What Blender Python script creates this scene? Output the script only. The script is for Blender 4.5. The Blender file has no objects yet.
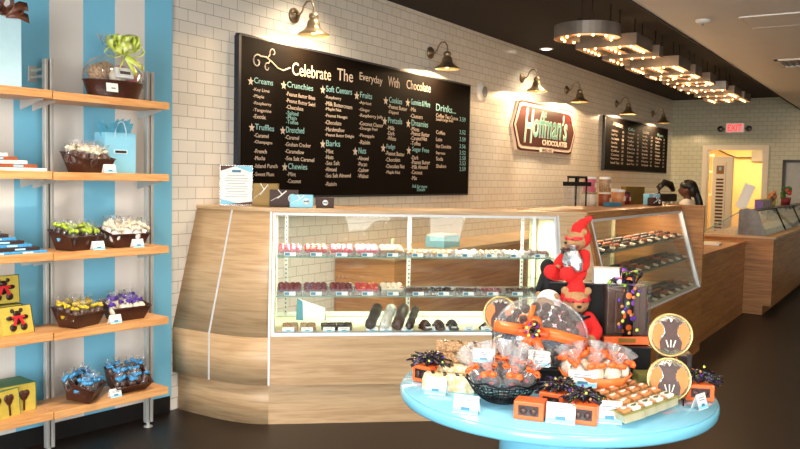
import bpy, bmesh, math, random
from mathutils import Vector, Matrix, Euler
random.seed(7)
PI = math.pi
scene = bpy.context.scene
COL = scene.collection

# ------------------------------------------------------------------ materials
def new_mat(name):
    m = bpy.data.materials.new(name); m.use_nodes = True
    nt = m.node_tree; nt.nodes.clear()
    out = nt.nodes.new('ShaderNodeOutputMaterial')
    bs = nt.nodes.new('ShaderNodeBsdfPrincipled')
    nt.links.new(bs.outputs[0], out.inputs[0])
    return m, nt, bs, out
def rgb(h):
    h = h.lstrip('#'); c = [int(h[i:i+2], 16)/255 for i in (0, 2, 4)]
    return tuple(((x/12.92) if x <= .04045 else ((x+.055)/1.055)**2.4) for x in c) + (1,)
def N(nt, t, **k):
    n = nt.nodes.new(t)
    for a, v in k.items(): setattr(n, a, v)
    return n
def mat(name, col, rough=.5, metal=0., var=.08, scale=30., bump=0., col2=None, spec=.5, coat=0., alpha=1., trans=0.):
    m, nt, bs, out = new_mat(name)
    c = rgb(col); c2 = rgb(col2) if col2 else tuple(x*(1-var) for x in c[:3]) + (1,)
    tc = N(nt, 'ShaderNodeTexCoord'); no = N(nt, 'ShaderNodeTexNoise')
    no.inputs['Scale'].default_value = scale; no.inputs['Detail'].default_value = 3
    nt.links.new(tc.outputs['Object'], no.inputs['Vector'])
    rp = N(nt, 'ShaderNodeValToRGB'); rp.color_ramp.elements[0].position = .38; rp.color_ramp.elements[1].position = .62
    rp.color_ramp.elements[0].color = c2; rp.color_ramp.elements[1].color = c
    nt.links.new(no.outputs['Fac'], rp.inputs[0]); nt.links.new(rp.outputs[0], bs.inputs['Base Color'])
    bs.inputs['Roughness'].default_value = rough; bs.inputs['Metallic'].default_value = metal
    bs.inputs['Specular IOR Level'].default_value = spec
    bs.inputs['Coat Weight'].default_value = coat
    bs.inputs['Alpha'].default_value = alpha
    bs.inputs['Transmission Weight'].default_value = trans
    if bump:
        bp = N(nt, 'ShaderNodeBump'); bp.inputs['Strength'].default_value = bump; bp.inputs['Distance'].default_value = .01
        nt.links.new(no.outputs['Fac'], bp.inputs['Height']); nt.links.new(bp.outputs[0], bs.inputs['Normal'])
    return m
def emis(name, col, s):
    m, nt, bs, out = new_mat(name)
    e = N(nt, 'ShaderNodeEmission'); e.inputs[0].default_value = rgb(col); e.inputs[1].default_value = s
    nt.links.new(e.outputs[0], out.inputs[0]); return m
def wood(name, c1, c2, axis='x', rough=.45, s=1.0, c3=None):
    """long streaky grain running along one object axis"""
    m, nt, bs, out = new_mat(name)
    tc = N(nt, 'ShaderNodeTexCoord'); mp = N(nt, 'ShaderNodeMapping')
    k = {'x': (.9, 14, 14), 'y': (14, .9, 14), 'z': (14, 14, .9), 'xy': (.9, .9, 14)}[axis]
    mp.inputs['Scale'].default_value = tuple(v*s for v in k)
    nt.links.new(tc.outputs['Object'], mp.inputs[0])
    n1 = N(nt, 'ShaderNodeTexNoise'); n1.inputs['Scale'].default_value = 1.3; n1.inputs['Detail'].default_value = 5; n1.inputs['Distortion'].default_value = 1.2
    nt.links.new(mp.outputs[0], n1.inputs['Vector'])
    n2 = N(nt, 'ShaderNodeTexNoise'); n2.inputs['Scale'].default_value = 6; n2.inputs['Detail'].default_value = 4
    nt.links.new(mp.outputs[0], n2.inputs['Vector'])
    mx = N(nt, 'ShaderNodeMath', operation='MULTIPLY_ADD'); mx.inputs[1].default_value = .4
    nt.links.new(n2.outputs['Fac'], mx.inputs[0]); 
    ml = N(nt, 'ShaderNodeMath', operation='MULTIPLY'); ml.inputs[1].default_value = .62
    nt.links.new(n1.outputs['Fac'], ml.inputs[0]); nt.links.new(ml.outputs[0], mx.inputs[2])
    rp = N(nt, 'ShaderNodeValToRGB'); e = rp.color_ramp.elements
    e[0].position = .40; e[0].color = rgb(c2); e[1].position = .62; e[1].color = rgb(c1)
    if c3: q = e.new(.5); q.color = rgb(c3)
    nt.links.new(mx.outputs[0], rp.inputs[0]); nt.links.new(rp.outputs[0], bs.inputs['Base Color'])
    bs.inputs['Roughness'].default_value = rough
    return m
def tiles(name, plane, c1, c2, mortar, bw=.154, bh=.079, rough=.22, ms=.0022):
    m, nt, bs, out = new_mat(name)
    tc = N(nt, 'ShaderNodeTexCoord'); sx = N(nt, 'ShaderNodeSeparateXYZ'); cx = N(nt, 'ShaderNodeCombineXYZ')
    nt.links.new(tc.outputs['Object'], sx.inputs[0])
    a, b = {'xz': (0, 2), 'yz': (1, 2), 'xy': (0, 1)}[plane]
    nt.links.new(sx.outputs[a], cx.inputs[0]); nt.links.new(sx.outputs[b], cx.inputs[1])
    br = N(nt, 'ShaderNodeTexBrick'); br.offset = .5
    br.inputs['Scale'].default_value = 1; br.inputs['Brick Width'].default_value = bw; br.inputs['Row Height'].default_value = bh
    br.inputs['Mortar Size'].default_value = ms; br.inputs['Mortar Smooth'].default_value = .2
    br.inputs['Color1'].default_value = rgb(c1); br.inputs['Color2'].default_value = rgb(c2); br.inputs['Mortar'].default_value = rgb(mortar)
    nt.links.new(cx.outputs[0], br.inputs['Vector'])
    nt.links.new(br.outputs['Color'], bs.inputs['Base Color'])
    bs.inputs['Roughness'].default_value = rough
    bp = N(nt, 'ShaderNodeBump'); bp.invert = True; bp.inputs['Strength'].default_value = .5; bp.inputs['Distance'].default_value = .002
    nt.links.new(br.outputs['Fac'], bp.inputs['Height']); nt.links.new(bp.outputs[0], bs.inputs['Normal'])
    return m
def stripes(name, ca, cb, width, off):
    """vertical painted stripes along the object's local x"""
    m, nt, bs, out = new_mat(name)
    tc = N(nt, 'ShaderNodeTexCoord'); sx = N(nt, 'ShaderNodeSeparateXYZ')
    nt.links.new(tc.outputs['Object'], sx.inputs[0])
    ad = N(nt, 'ShaderNodeMath', operation='ADD'); ad.inputs[1].default_value = off
    dv = N(nt, 'ShaderNodeMath', operation='DIVIDE'); dv.inputs[1].default_value = 2*width
    fr = N(nt, 'ShaderNodeMath', operation='FRACT'); gt = N(nt, 'ShaderNodeMath', operation='GREATER_THAN'); gt.inputs[1].default_value = .5
    nt.links.new(sx.outputs[0], ad.inputs[0]); nt.links.new(ad.outputs[0], dv.inputs[0]); nt.links.new(dv.outputs[0], fr.inputs[0]); nt.links.new(fr.outputs[0], gt.inputs[0])
    mx = N(nt, 'ShaderNodeMix', data_type='RGBA'); mx.inputs[6].default_value = rgb(ca); mx.inputs[7].default_value = rgb(cb)
    nt.links.new(gt.outputs[0], mx.inputs[0]); nt.links.new(mx.outputs[2], bs.inputs['Base Color'])
    bs.inputs['Roughness'].default_value = .5
    return m
def glass(name, tint='#ffffff', refl=.5, opac=0., rough=.02):
    """thin clear pane or film: see-through with an angle-dependent reflection"""
    m, nt, bs, out = new_mat(name); nt.nodes.remove(bs)
    tr = N(nt, 'ShaderNodeBsdfTransparent'); tr.inputs[0].default_value = rgb(tint)
    gl = N(nt, 'ShaderNodeBsdfGlossy'); gl.inputs['Roughness'].default_value = rough
    lw = N(nt, 'ShaderNodeLayerWeight'); lw.inputs[0].default_value = .5
    pw = N(nt, 'ShaderNodeMath', operation='POWER'); pw.inputs[1].default_value = 5; nt.links.new(lw.outputs['Facing'], pw.inputs[0])
    fr = N(nt, 'ShaderNodeMath', operation='MULTIPLY_ADD'); fr.inputs[1].default_value = .92; fr.inputs[2].default_value = .035; nt.links.new(pw.outputs[0], fr.inputs[0])
    mu = N(nt, 'ShaderNodeMath', operation='MULTIPLY'); mu.use_clamp = True; mu.inputs[1].default_value = refl; nt.links.new(fr.outputs[0], mu.inputs[0])
    mx = N(nt, 'ShaderNodeMixShader'); nt.links.new(mu.outputs[0], mx.inputs[0]); nt.links.new(tr.outputs[0], mx.inputs[1]); nt.links.new(gl.outputs[0], mx.inputs[2])
    last = mx
    if opac:
        df = N(nt, 'ShaderNodeBsdfDiffuse'); df.inputs[0].default_value = (.9, .9, .9, 1)
        m2 = N(nt, 'ShaderNodeMixShader'); m2.inputs[0].default_value = opac
        nt.links.new(mx.outputs[0], m2.inputs[1]); nt.links.new(df.outputs[0], m2.inputs[2]); last = m2
    nt.links.new(last.outputs[0], out.inputs[0]); return m
def dots(name, base, cols, scale=60, thr=.33, rough=.4, alpha=1.):
    """confetti dots of several colours on a ground colour"""
    m, nt, bs, out = new_mat(name)
    tc = N(nt, 'ShaderNodeTexCoord'); vo = N(nt, 'ShaderNodeTexVoronoi'); vo.inputs['Scale'].default_value = scale
    nt.links.new(tc.outputs['Object'], vo.inputs['Vector'])
    lt = N(nt, 'ShaderNodeMath', operation='LESS_THAN'); lt.inputs[1].default_value = thr; nt.links.new(vo.outputs['Distance'], lt.inputs[0])
    sp = N(nt, 'ShaderNodeSeparateXYZ'); nt.links.new(vo.outputs['Color'], sp.inputs[0])
    rp = N(nt, 'ShaderNodeValToRGB'); rp.color_ramp.interpolation = 'CONSTANT'; e = rp.color_ramp.elements
    e[0].color = rgb(cols[0]); e[1].position = 1/len(cols); e[1].color = rgb(cols[1])
    for i in range(2, len(cols)): q = e.new(i/len(cols)); q.color = rgb(cols[i])
    nt.links.new(sp.outputs[0], rp.inputs[0])
    mx = N(nt, 'ShaderNodeMix', data_type='RGBA'); mx.inputs[6].default_value = rgb(base)
    nt.links.new(lt.outputs[0], mx.inputs[0]); nt.links.new(rp.outputs[0], mx.inputs[7]); nt.links.new(mx.outputs[2], bs.inputs['Base Color'])
    bs.inputs['Roughness'].default_value = rough
    if alpha < 1:
        am = N(nt, 'ShaderNodeMath', operation='MAXIMUM'); am.inputs[1].default_value = alpha
        nt.links.new(lt.outputs[0], am.inputs[0]); nt.links.new(am.outputs[0], bs.inputs['Alpha'])
    return m

M = {}
M['tile'] = tiles('glazed_white_tile', 'xz', '#ece6dc', '#e6e0d4', '#aaa292')
M['tile_back'] = tiles('glazed_back_tile', 'yz', '#cccdb6', '#c6c7b0', '#84836f')
M['stripe'] = stripes('blue_grey_stripes', '#e8e3de', '#7cc6e6', .2093, 0)
M['ceil_dark'] = mat('dark_brown_ceiling', '#170d07', .85, var=.1, scale=3)
M['ceil_white'] = mat('white_plaster', '#f2eee4', .8, var=.02, scale=5)
M['soffit'] = mat('soffit_side', '#e8e2d6', .8, var=.02, scale=5)
M['basebd'] = mat('black_rubber', '#151212', .5)
M['oak'] = wood('light_oak_veneer', '#cfad84', '#b59068', 'xy', .42, 1.0, '#c4a179')
M['oak_shelf'] = wood('shelf_oak', '#e3ab70', '#c98a50', 'x', .45, 1.6)
M['oak_warm'] = wood('warm_oak_veneer', '#bd8249', '#935c2e', 'xy', .4, 1.0, '#aa723c')
M['steel'] = mat('brushed_steel', '#85807a', .3, .9, var=.2, scale=14)
M['chrome'] = mat('satin_chrome', '#cfccc6', .3, .45, var=.03)
M['alu'] = mat('white_aluminium', '#e8eaec', .35, .3, var=.03)
M['dark_metal'] = mat('dark_metal', '#2a2522', .45, .4)
M['nickel'] = mat('aged_nickel', '#9a866a', .28, .75, var=.2, scale=25)
M['shade_in'] = mat('pale_shade_lining', '#f2d9a6', .5)
M['chalk_bg'] = mat('brown_black_chalkboard', '#0b0502', .8, var=.2, scale=4, spec=.08)
M['navy'] = mat('dark_navy_frame', '#1d2430', .5)
M['chalk'] = mat('white_chalk', '#cdbcae', .9, var=.15, scale=120)
M['chalk_cyan'] = mat('cyan_chalk', '#8cc0c6', .9, var=.15, scale=120)
M['sign_brown'] = mat('sign_brown', '#4a1710', .4, var=.1)
M['sign_cream'] = mat('sign_cream', '#f0dccb', .45, var=.03)
M['sign_teal'] = mat('sign_teal', '#6fc0b4', .4, var=.03)
M['white'] = mat('white_card', '#f4f4f0', .5, var=.02)
M['cardblue'] = mat('card_light_blue', '#8fd4ea', .5, var=.04)
M['cardnavy'] = mat('card_blue_print', '#3c7f9c', .5, var=.04)
M['inkgrey'] = mat('grey_print', '#8b8d92', .6)
M['inkbrown'] = mat('brown_print', '#5a3528', .6)
M['glass'] = glass('clear_glass', '#fdfffe', .7)
M['glass_shelf'] = glass('glass_shelf', '#f2faf6', 1.0)
M['glass_edge'] = mat('green_glass_edge', '#8fb0a0', .2, alpha=.8)
M['clear'] = glass('clear_plastic', '#fafafa', 2.0, .06, .08)
M['cello'] = glass('crinkled_cellophane', '#fcfcfc', 2.0, .13, .14)
M['bagfilm'] = glass('clear_bag_film', '#ffffff', 1.3, .05, .14)
M['film'] = glass('thin_clear_film', '#f6f2ee', 1.4, .015, .1)
M['cream'] = mat('cream_laminate', '#f0e6c0', .5, var=.03)
M['table'] = mat('sky_blue_lacquer', '#7fcce6', .22, var=.02, coat=.4)
M['tabletop'] = mat('sky_blue_top', '#86c8e2', .12, var=.02, coat=1.)
M['wicker'] = mat('dark_brown_leatherette', '#46241a', .32, var=.3, scale=90, bump=.25)
M['choc'] = mat('milk_chocolate', '#4a2618', .35, var=.3, scale=60)
M['dchoc'] = mat('dark_chocolate', '#2a1611', .35, var=.3, scale=60)
M['red'] = mat('red_candy', '#cf3040', .35, var=.25, scale=90)
M['pink'] = mat('pink_candy', '#e8788a', .35, var=.2, scale=90)
M['winered'] = mat('wine_candy', '#7a1c2e', .35, var=.35, scale=90)
M['yellow'] = mat('yellow_candy', '#eccb62', .35, var=.2, scale=90)
M['beige'] = mat('nut_brittle', '#c9a377', .5, col2='#8b6440', scale=120)
M['cream_candy'] = mat('cream_candy', '#f0e2c8', .4, var=.1)
M['speck'] = dots('speckled_white_log', '#efe9e0', ['#3a231a', '#5b3a2c'], 90, .3)
M['paperblue'] = mat('sky_blue_paper', '#8fd3ee', .55, var=.03)
M['paperwhite'] = mat('pale_blue_paper', '#c9ecf6', .6, var=.03)
M['tissue'] = mat('blue_tissue', '#6cc6e8', .6, var=.15, scale=40)
M['ribbon_brown'] = mat('brown_satin_ribbon', '#7d4a34', .35, var=.2)
M['bow_green'] = dots('green_white_dotted_ribbon', '#d3df62', ['#f7f8d0', '#f0f2b0', '#dbe88a'], 40, .40, .4)
M['green_tissue'] = mat('lime_tissue', '#b9d23a', .5, var=.25, scale=60)
M['purple_tissue'] = mat('violet_ribbon', '#5a2fa8', .4, var=.3, scale=80)
M['blue_tissue'] = mat('bright_blue_tissue', '#4fa6e0', .4, var=.35, scale=80)
M['yellow_tissue'] = mat('yellow_ribbon', '#e6c32a', .4, var=.25, scale=80)
M['marsh'] = mat('white_marshmallow', '#f3ede6', .6, var=.06)
M['goldcard'] = mat('gold_card', '#86651c', .45, .25, var=.15, scale=12)
M['yellowcard'] = mat('pale_gold_card', '#cfb850', .35, .1, var=.1)
M['browncard'] = mat('brown_card', '#3c2016', .6, var=.1)
M['rustcard'] = mat('rust_brown_card', '#a2522f', .45, var=.1)
M['redrib'] = mat('red_ribbon', '#d8262e', .4, var=.1)
M['greencard'] = mat('green_card_edge', '#4f7f52', .5)
M['orange'] = mat('bright_orange_card', '#f4692a', .4, var=.08)
M['orangerib'] = mat('orange_satin_ribbon', '#f5702f', .32, var=.12, scale=50)
M['orangebowl'] = mat('orange_paper_bowl', '#f0813c', .5, var=.08)
M['black'] = mat('black_lacquer', '#0d0b0c', .35, var=.1)
M['blackcloth'] = mat('black_velvet', '#0b0a0c', .85, var=.2)
M['wire'] = mat('black_wire', '#15171c', .3, .7)
M['tinsel'] = dots('black_tinsel_with_confetti', '#15101a', ['#7b3fb0', '#f07a2e', '#b6d83a', '#1a1220', '#2b1c30'], 130, .26, .3)
M['spotrib'] = dots('black_ribbon_with_coloured_spots', '#17131a', ['#ef6a2a', '#a7cf3a', '#8d4fc0', '#ef6a2a'], 34, .42, .35)
M['spotfilm'] = dots('cellophane_with_coloured_spots', '#8a7a72', ['#ef6a2a', '#a7cf3a', '#b04fc0', '#ef6a2a'], 24, .24, .2, .12)
M['plushred'] = mat('red_plush', '#e01f1c', .9, var=.3, scale=140, bump=.4)
M['plushbrown'] = mat('brown_plush', '#b78a5e', .95, var=.3, scale=160, bump=.5)
M['silver'] = mat('silver_foil', '#d9d9d9', .25, .9, var=.4, scale=90, bump=.4)
M['blacknose'] = mat('black_nose', '#0a0808', .3)
M['goldrim'] = mat('gold_rim', '#d9b878', .25, .7, var=.1)
M['moss'] = mat('olive_gold_box', '#8f8a4a', .4, var=.2)
M['traygold'] = mat('pale_gold_tray', '#c9bf9c', .35, .3, var=.1)
M['treat_orange'] = mat('orange_iced_chocolate', '#d68f5a', .4, var=.2, scale=90)
M['treat_white'] = mat('white_iced_chocolate', '#f3e8dc', .4, var=.1)
M['treat_green'] = mat('green_iced_chocolate', '#4c5a34', .4, var=.2)
M['bagcream'] = mat('cream_wrapped_confection', '#eadfc6', .4, col2='#c9b07a', scale=60)
M['skin'] = mat('dark_brown_skin', '#5a3424', .5, var=.06)
M['hair'] = mat('black_hair', '#0d0a0a', .4, var=.3, scale=60, bump=.3)
M['shirt'] = mat('cream_shirt', '#e6ddd0', .85, var=.06)
M['trouser'] = mat('black_trousers', '#141318', .9)
M['led_red'] = emis('red_exit_lettering', '#ff3b3b', 1.6)
M['exit_face'] = emis('pink_lit_exit_panel', '#ffc0b0', .55)
M['bulb'] = emis('warm_bulb', '#ffc478', 9)
M['bulb_lamp'] = emis('warm_lamp_bulb', '#ffd9a0', 14)
M['downlight'] = emis('white_downlight', '#fff2dc', 5)
M['letter_face'] = mat('copper_letter_face', '#b9703a', .35, .6, var=.1)
M['letter_side'] = mat('brushed_letter_side', '#94887d', .34, .6, var=.25, scale=6)
M['plastic_white'] = mat('white_plastic', '#e9e4da', .4, var=.02)
M['warmwall'] = mat('cream_plaster', '#ecd09a', .8, var=.05, scale=3)
M['doorwhite'] = mat('warm_white_paint', '#efe6d4', .5, var=.02)
M['pipe'] = mat('yellow_pole', '#e0b63a', .5)
M['rackpaper'] = mat('rack_brown_card', '#9a6a42', .6)
M['frame_dark'] = mat('black_picture_frame', '#1c1b1e', .4)
M['print_grey'] = mat('grey_print_paper', '#b9bdbf', .5, var=.08)
M['print_dark'] = mat('charcoal_print', '#4a4c50', .5, var=.3)
M['popstripe'] = stripes('violet_yellow_white_stripes', '#7a5a9a', '#e8dca0', .024, 0)
M['green_plant'] = mat('green_leaf', '#3c7a3a', .6, var=.3)
M['gelato'] = mat('pale_gelato_interior', '#d9dcc8', .5)
M['teal'] = mat('teal_blue_box', '#3f86a0', .5)
def floor_mat():
    m, nt, bs, out = new_mat('dark_brown_floor_tile')
    tc = N(nt, 'ShaderNodeTexCoord'); br = N(nt, 'ShaderNodeTexBrick'); br.offset = .5
    mp = N(nt, 'ShaderNodeMapping'); mp.inputs['Rotation'].default_value = (0, 0, 0)
    nt.links.new(tc.outputs['Object'], mp.inputs[0]); nt.links.new(mp.outputs[0], br.inputs['Vector'])
    br.inputs['Scale'].default_value = 1; br.inputs['Brick Width'].default_value = 1.2; br.inputs['Row Height'].default_value = .6
    br.inputs['Mortar Size'].default_value = .003
    br.inputs['Color1'].default_value = rgb('#23160e'); br.inputs['Color2'].default_value = rgb('#1d120c'); br.inputs['Mortar'].default_value = rgb('#150e0b')
    no = N(nt, 'ShaderNodeTexNoise'); no.inputs['Scale'].default_value = 3; no.inputs['Detail'].default_value = 6
    nt.links.new(tc.outputs['Object'], no.inputs['Vector'])
    mx = N(nt, 'ShaderNodeMix', data_type='RGBA', blend_type='OVERLAY'); mx.inputs[0].default_value = .35
    nt.links.new(br.outputs['Color'], mx.inputs[6]); nt.links.new(no.outputs['Color'], mx.inputs[7]); 
    nt.links.new(mx.outputs[2], bs.inputs['Base Color'])
    bs.inputs['Roughness'].default_value = .42
    return m
M['floor'] = floor_mat()

# ------------------------------------------------------------------ mesh builder
class B:
    def __init__(s): s.bm = bmesh.new()
    def face(s, pts, m=0, smooth=False):
        vs = [s.bm.verts.new(p) for p in pts]
        try: f = s.bm.faces.new(vs)
        except ValueError: return None
        f.material_index = m; f.smooth = smooth; return f
    def _tag(s, geom, m, smooth):
        for f in geom: f.material_index = m; f.smooth = smooth
    def box(s, c, d, m=0, rot=None, bevel=0., taper=1.):
        """c centre, d full sizes; taper scales the bottom"""
        n0 = len(s.bm.faces)
        r = bmesh.ops.create_cube(s.bm, size=1)
        vs = r['verts']
        for v in vs:
            k = taper if v.co.z < 0 else 1
            v.co = Vector((v.co.x*d[0]*k, v.co.y*d[1]*k, v.co.z*d[2]))
        if bevel:
            es = list({e for v in vs for e in v.link_edges})
            rr = bmesh.ops.bevel(s.bm, geom=es, offset=bevel, segments=2, affect='EDGES', profile=.6)
            vs = list({v for f in rr['faces'] for v in f.verts} | {v for v in vs if v.is_valid})
        mt = Matrix.Translation(c) @ (Euler(rot).to_matrix().to_4x4() if rot else Matrix())
        bmesh.ops.transform(s.bm, matrix=mt, verts=vs)
        for f in {f for v in vs for f in v.link_faces}: f.material_index = m
        return s
    def poly(s, pts2, h, m=0, basis=None, m_side=None):
        """extrude a 2D outline: pts2 in plane (a,b), height h along the normal; basis = Matrix"""
        bs = basis or Matrix()
        lo = [s.bm.verts.new(bs @ Vector((p[0], p[1], 0))) for p in pts2]
        hi = [s.bm.verts.new(bs @ Vector((p[0], p[1], h))) for p in pts2]
        n = len(lo)
        f = s.bm.faces.new(lo[::-1]); f.material_index = m
        f = s.bm.faces.new(hi); f.material_index = m
        for i in range(n):
            f = s.bm.faces.new((lo[i], lo[(i+1) % n], hi[(i+1) % n], hi[i])); f.material_index = m if m_side is None else m_side
        return s
    def lathe(s, prof, c=(0, 0, 0), seg=24, m=0, sx=1., sy=1., basis=None, smooth=True, wave=None):
        rings = []
        bs = basis or Matrix.Translation(c)
        for (r, z) in prof:
            ring = []
            for i in range(seg):
                a = 2*PI*i/seg; rr = r if wave is None else r*(1+wave(a, z))
                ring.append(s.bm.verts.new(bs @ Vector((rr*math.cos(a)*sx, rr*math.sin(a)*sy, z))))
            rings.append(ring)
        for k in range(len(rings)-1):
            for i in range(seg):
                f = s.bm.faces.new((rings[k][i], rings[k][(i+1) % seg], rings[k+1][(i+1) % seg], rings[k+1][i]))
                f.material_index = m; f.smooth = smooth
        for ring, rev in ((rings[0], True), (rings[-1], False)):
            if prof[0 if rev else -1][0] > 1e-5 and prof[0 if rev else -1][0] < 1e3:
                pass
        if prof[0][0] > 0 and getattr(s, 'cap', True):
            f = s.bm.faces.new(rings[0][::-1]); f.material_index = m
        if prof[-1][0] > 0 and getattr(s, 'cap', True):
            f = s.bm.faces.new(rings[-1]); f.material_index = m
        return s
    def ball(s, c, r, m=0, sub=2, rot=None):
        rr = r if isinstance(r, (tuple, list)) else (r, r, r)
        g = bmesh.ops.create_icosphere(s.bm, subdivisions=sub, radius=1)
        mt = Matrix.Translation(c) @ (Euler(rot).to_matrix().to_4x4() if rot else Matrix()) @ Matrix.Diagonal((*rr, 1))
        bmesh.ops.transform(s.bm, matrix=mt, verts=g['verts'])
        s._tag({f for v in g['verts'] for f in v.link_faces}, m, True); return s
    def tube(s, pts, r, m=0, seg=8, closed=False, smooth=True):
        pts = [Vector(p) for p in pts]; n = len(pts); rings = []
        rad = r if isinstance(r, (list, tuple)) else [r]*n
        up = Vector((0, 0, 1))
        for i, p in enumerate(pts):
            a = pts[(i-1) % n] if (closed or i) else p; b = pts[(i+1) % n] if (closed or i < n-1) else p
            t = (b-a).normalized()
            u = t.cross(up if abs(t.dot(up)) < .95 else Vector((1, 0, 0))).normalized(); w = u.cross(t)
            rings.append([s.bm.verts.new(p + (u*math.cos(2*PI*k/seg) + w*math.sin(2*PI*k/seg))*rad[i]) for k in range(seg)])
        for i in range(n if closed else n-1):
            A, C = rings[i], rings[(i+1) % n]
            for k in range(seg):
                f = s.bm.faces.new((A[k], A[(k+1) % seg], C[(k+1) % seg], C[k])); f.material_index = m; f.smooth = smooth
        if not closed:
            f = s.bm.faces.new(rings[0][::-1]); f.material_index = m; f = s.bm.faces.new(rings[-1]); f.material_index = m
        return s
    def strip(s, pts, w, m=0, th=.0015, axis=None):
        """ribbon band of width w along pts, widened along axis"""
        pts = [Vector(p) for p in pts]; ax = Vector(axis or (0, 0, 1)).normalized()
        ws = w if isinstance(w, (list, tuple)) else [w]*len(pts)
        A = [s.bm.verts.new(p - ax*ws[i]/2) for i, p in enumerate(pts)]; Bv = [s.bm.verts.new(p + ax*ws[i]/2) for i, p in enumerate(pts)]
        nrm = []
        for i in range(len(pts)):
            t = pts[min(i+1, len(pts)-1)] - pts[max(i-1, 0)]; nn = t.cross(ax); nrm.append(nn.normalized() if nn.length > 1e-9 else Vector((0, 0, 1)))
        A2 = [s.bm.verts.new(v.co + nrm[i]*th) for i, v in enumerate(A)]; B2 = [s.bm.verts.new(v.co + nrm[i]*th) for i, v in enumerate(Bv)]
        for i in range(len(pts)-1):
            for q in ((A[i], A[i+1], Bv[i+1], Bv[i]), (A2[i], B2[i], B2[i+1], A2[i+1]), (A[i], A2[i], A2[i+1], A[i+1]), (Bv[i], Bv[i+1], B2[i+1], B2[i])):
                f = s.bm.faces.new(q); f.material_index = m; f.smooth = True
        for i in (0, -1):
            try: f = s.bm.faces.new((A[i], Bv[i], B2[i], A2[i])); f.material_index = m
            except ValueError: pass
        return s
    def mesh(s, name, mats):
        bmesh.ops.recalc_face_normals(s.bm, faces=s.bm.faces)
        me = bpy.data.meshes.new(name); s.bm.to_mesh(me); s.bm.free()
        for x in (mats if isinstance(mats, (list, tuple)) else [mats]): me.materials.append(M[x])
        return me
def basis(o, ax, ay, az=None):
    ax = Vector(ax).normalized(); ay = Vector(ay).normalized(); az = Vector(az) if az else ax.cross(ay)
    m = Matrix((ax, ay, az)).transposed().to_4x4(); m.translation = Vector(o); return m

def obj(name, b, mats, parent=None, label=None, loc=None, rot=None):
    me = b.mesh(name, mats) if isinstance(b, B) else b
    o = bpy.data.objects.new(name, me); COL.objects.link(o)
    if parent: o.parent = parent
    if loc is not None: o.location = loc
    if rot is not None: o.rotation_euler = rot
    if label: o['label'] = label
    return o
def thing(name, label, cat, loc=(0, 0, 0), rz=0., group=None, rot=None):
    o = bpy.data.objects.new(name, None); COL.objects.link(o); o.empty_display_size = .05
    o.location = loc; o.rotation_euler = rot or (0, 0, rz)
    o['label'] = label; o['category'] = cat
    if group: o['group'] = group
    return o
def tag(o, label, cat, group=None):
    o['label'] = label; o['category'] = cat
    if group: o['group'] = group
    return o
def struct(name, b, mats, loc=None, rot=None):
    o = obj(name, b, mats, None, None, loc, rot); o['kind'] = 'structure'; return o
def dup(root, loc=None, rz=None, label=None, group=None, rot=None, scale=None):
    r = root.copy(); COL.objects.link(r)
    if loc is not None: r.location = loc
    if rz is not None: r.rotation_euler = (0, 0, rz)
    if rot is not None: r.rotation_euler = rot
    if scale is not None: r.scale = scale
    if label: r['label'] = label
    if group: r['group'] = group
    for ch in list(root.children):
        c = ch.copy(); COL.objects.link(c); c.parent = r
        for g in ch.children:
            d = g.copy(); COL.objects.link(d); d.parent = c
    return r
def text_mesh(body, size=.1, depth=.0, shear=0., align='LEFT', sx=1., bold=0.):
    cu = bpy.data.curves.new('t', 'FONT'); cu.body = body; cu.size = size; cu.extrude = depth; cu.shear = shear; cu.align_x = align; cu.offset = bold
    cu.resolution_u = 3
    o = bpy.data.objects.new('t', cu); COL.objects.link(o)
    dg = bpy.context.evaluated_depsgraph_get(); dg.update()
    me = bpy.data.meshes.new_from_object(o.evaluated_get(dg))
    bpy.data.objects.remove(o); bpy.data.curves.remove(cu)
    if sx != 1: me.transform(Matrix.Diagonal((sx, 1, 1, 1)))
    return me
def add_text(b, body, mt, size, depth=.0008, m=0, shear=0., align='LEFT', fit=None, height=None, bold=0.):
    """lettering in plane of matrix mt; fit = wanted width, height = wanted height"""
    me = text_mesh(body, size, depth, shear, align, 1., bold)
    xs = [v.co.x for v in me.vertices]; ys = [v.co.y for v in me.vertices]
    if not xs: return b
    kx = fit/(max(xs)-min(xs)) if fit else 1; ky = height/(max(ys)-min(ys)) if height else 1
    for v in me.vertices:
        if fit: v.co.x = (v.co.x-min(xs))*kx
        if height: v.co.y = (v.co.y-min(ys))*ky
    me.transform(mt)
    n0 = len(b.bm.faces); b.bm.from_mesh(me); b.bm.faces.ensure_lookup_table()
    for f in b.bm.faces[n0:]: f.material_index = m
    bpy.data.meshes.remove(me); return b
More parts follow.
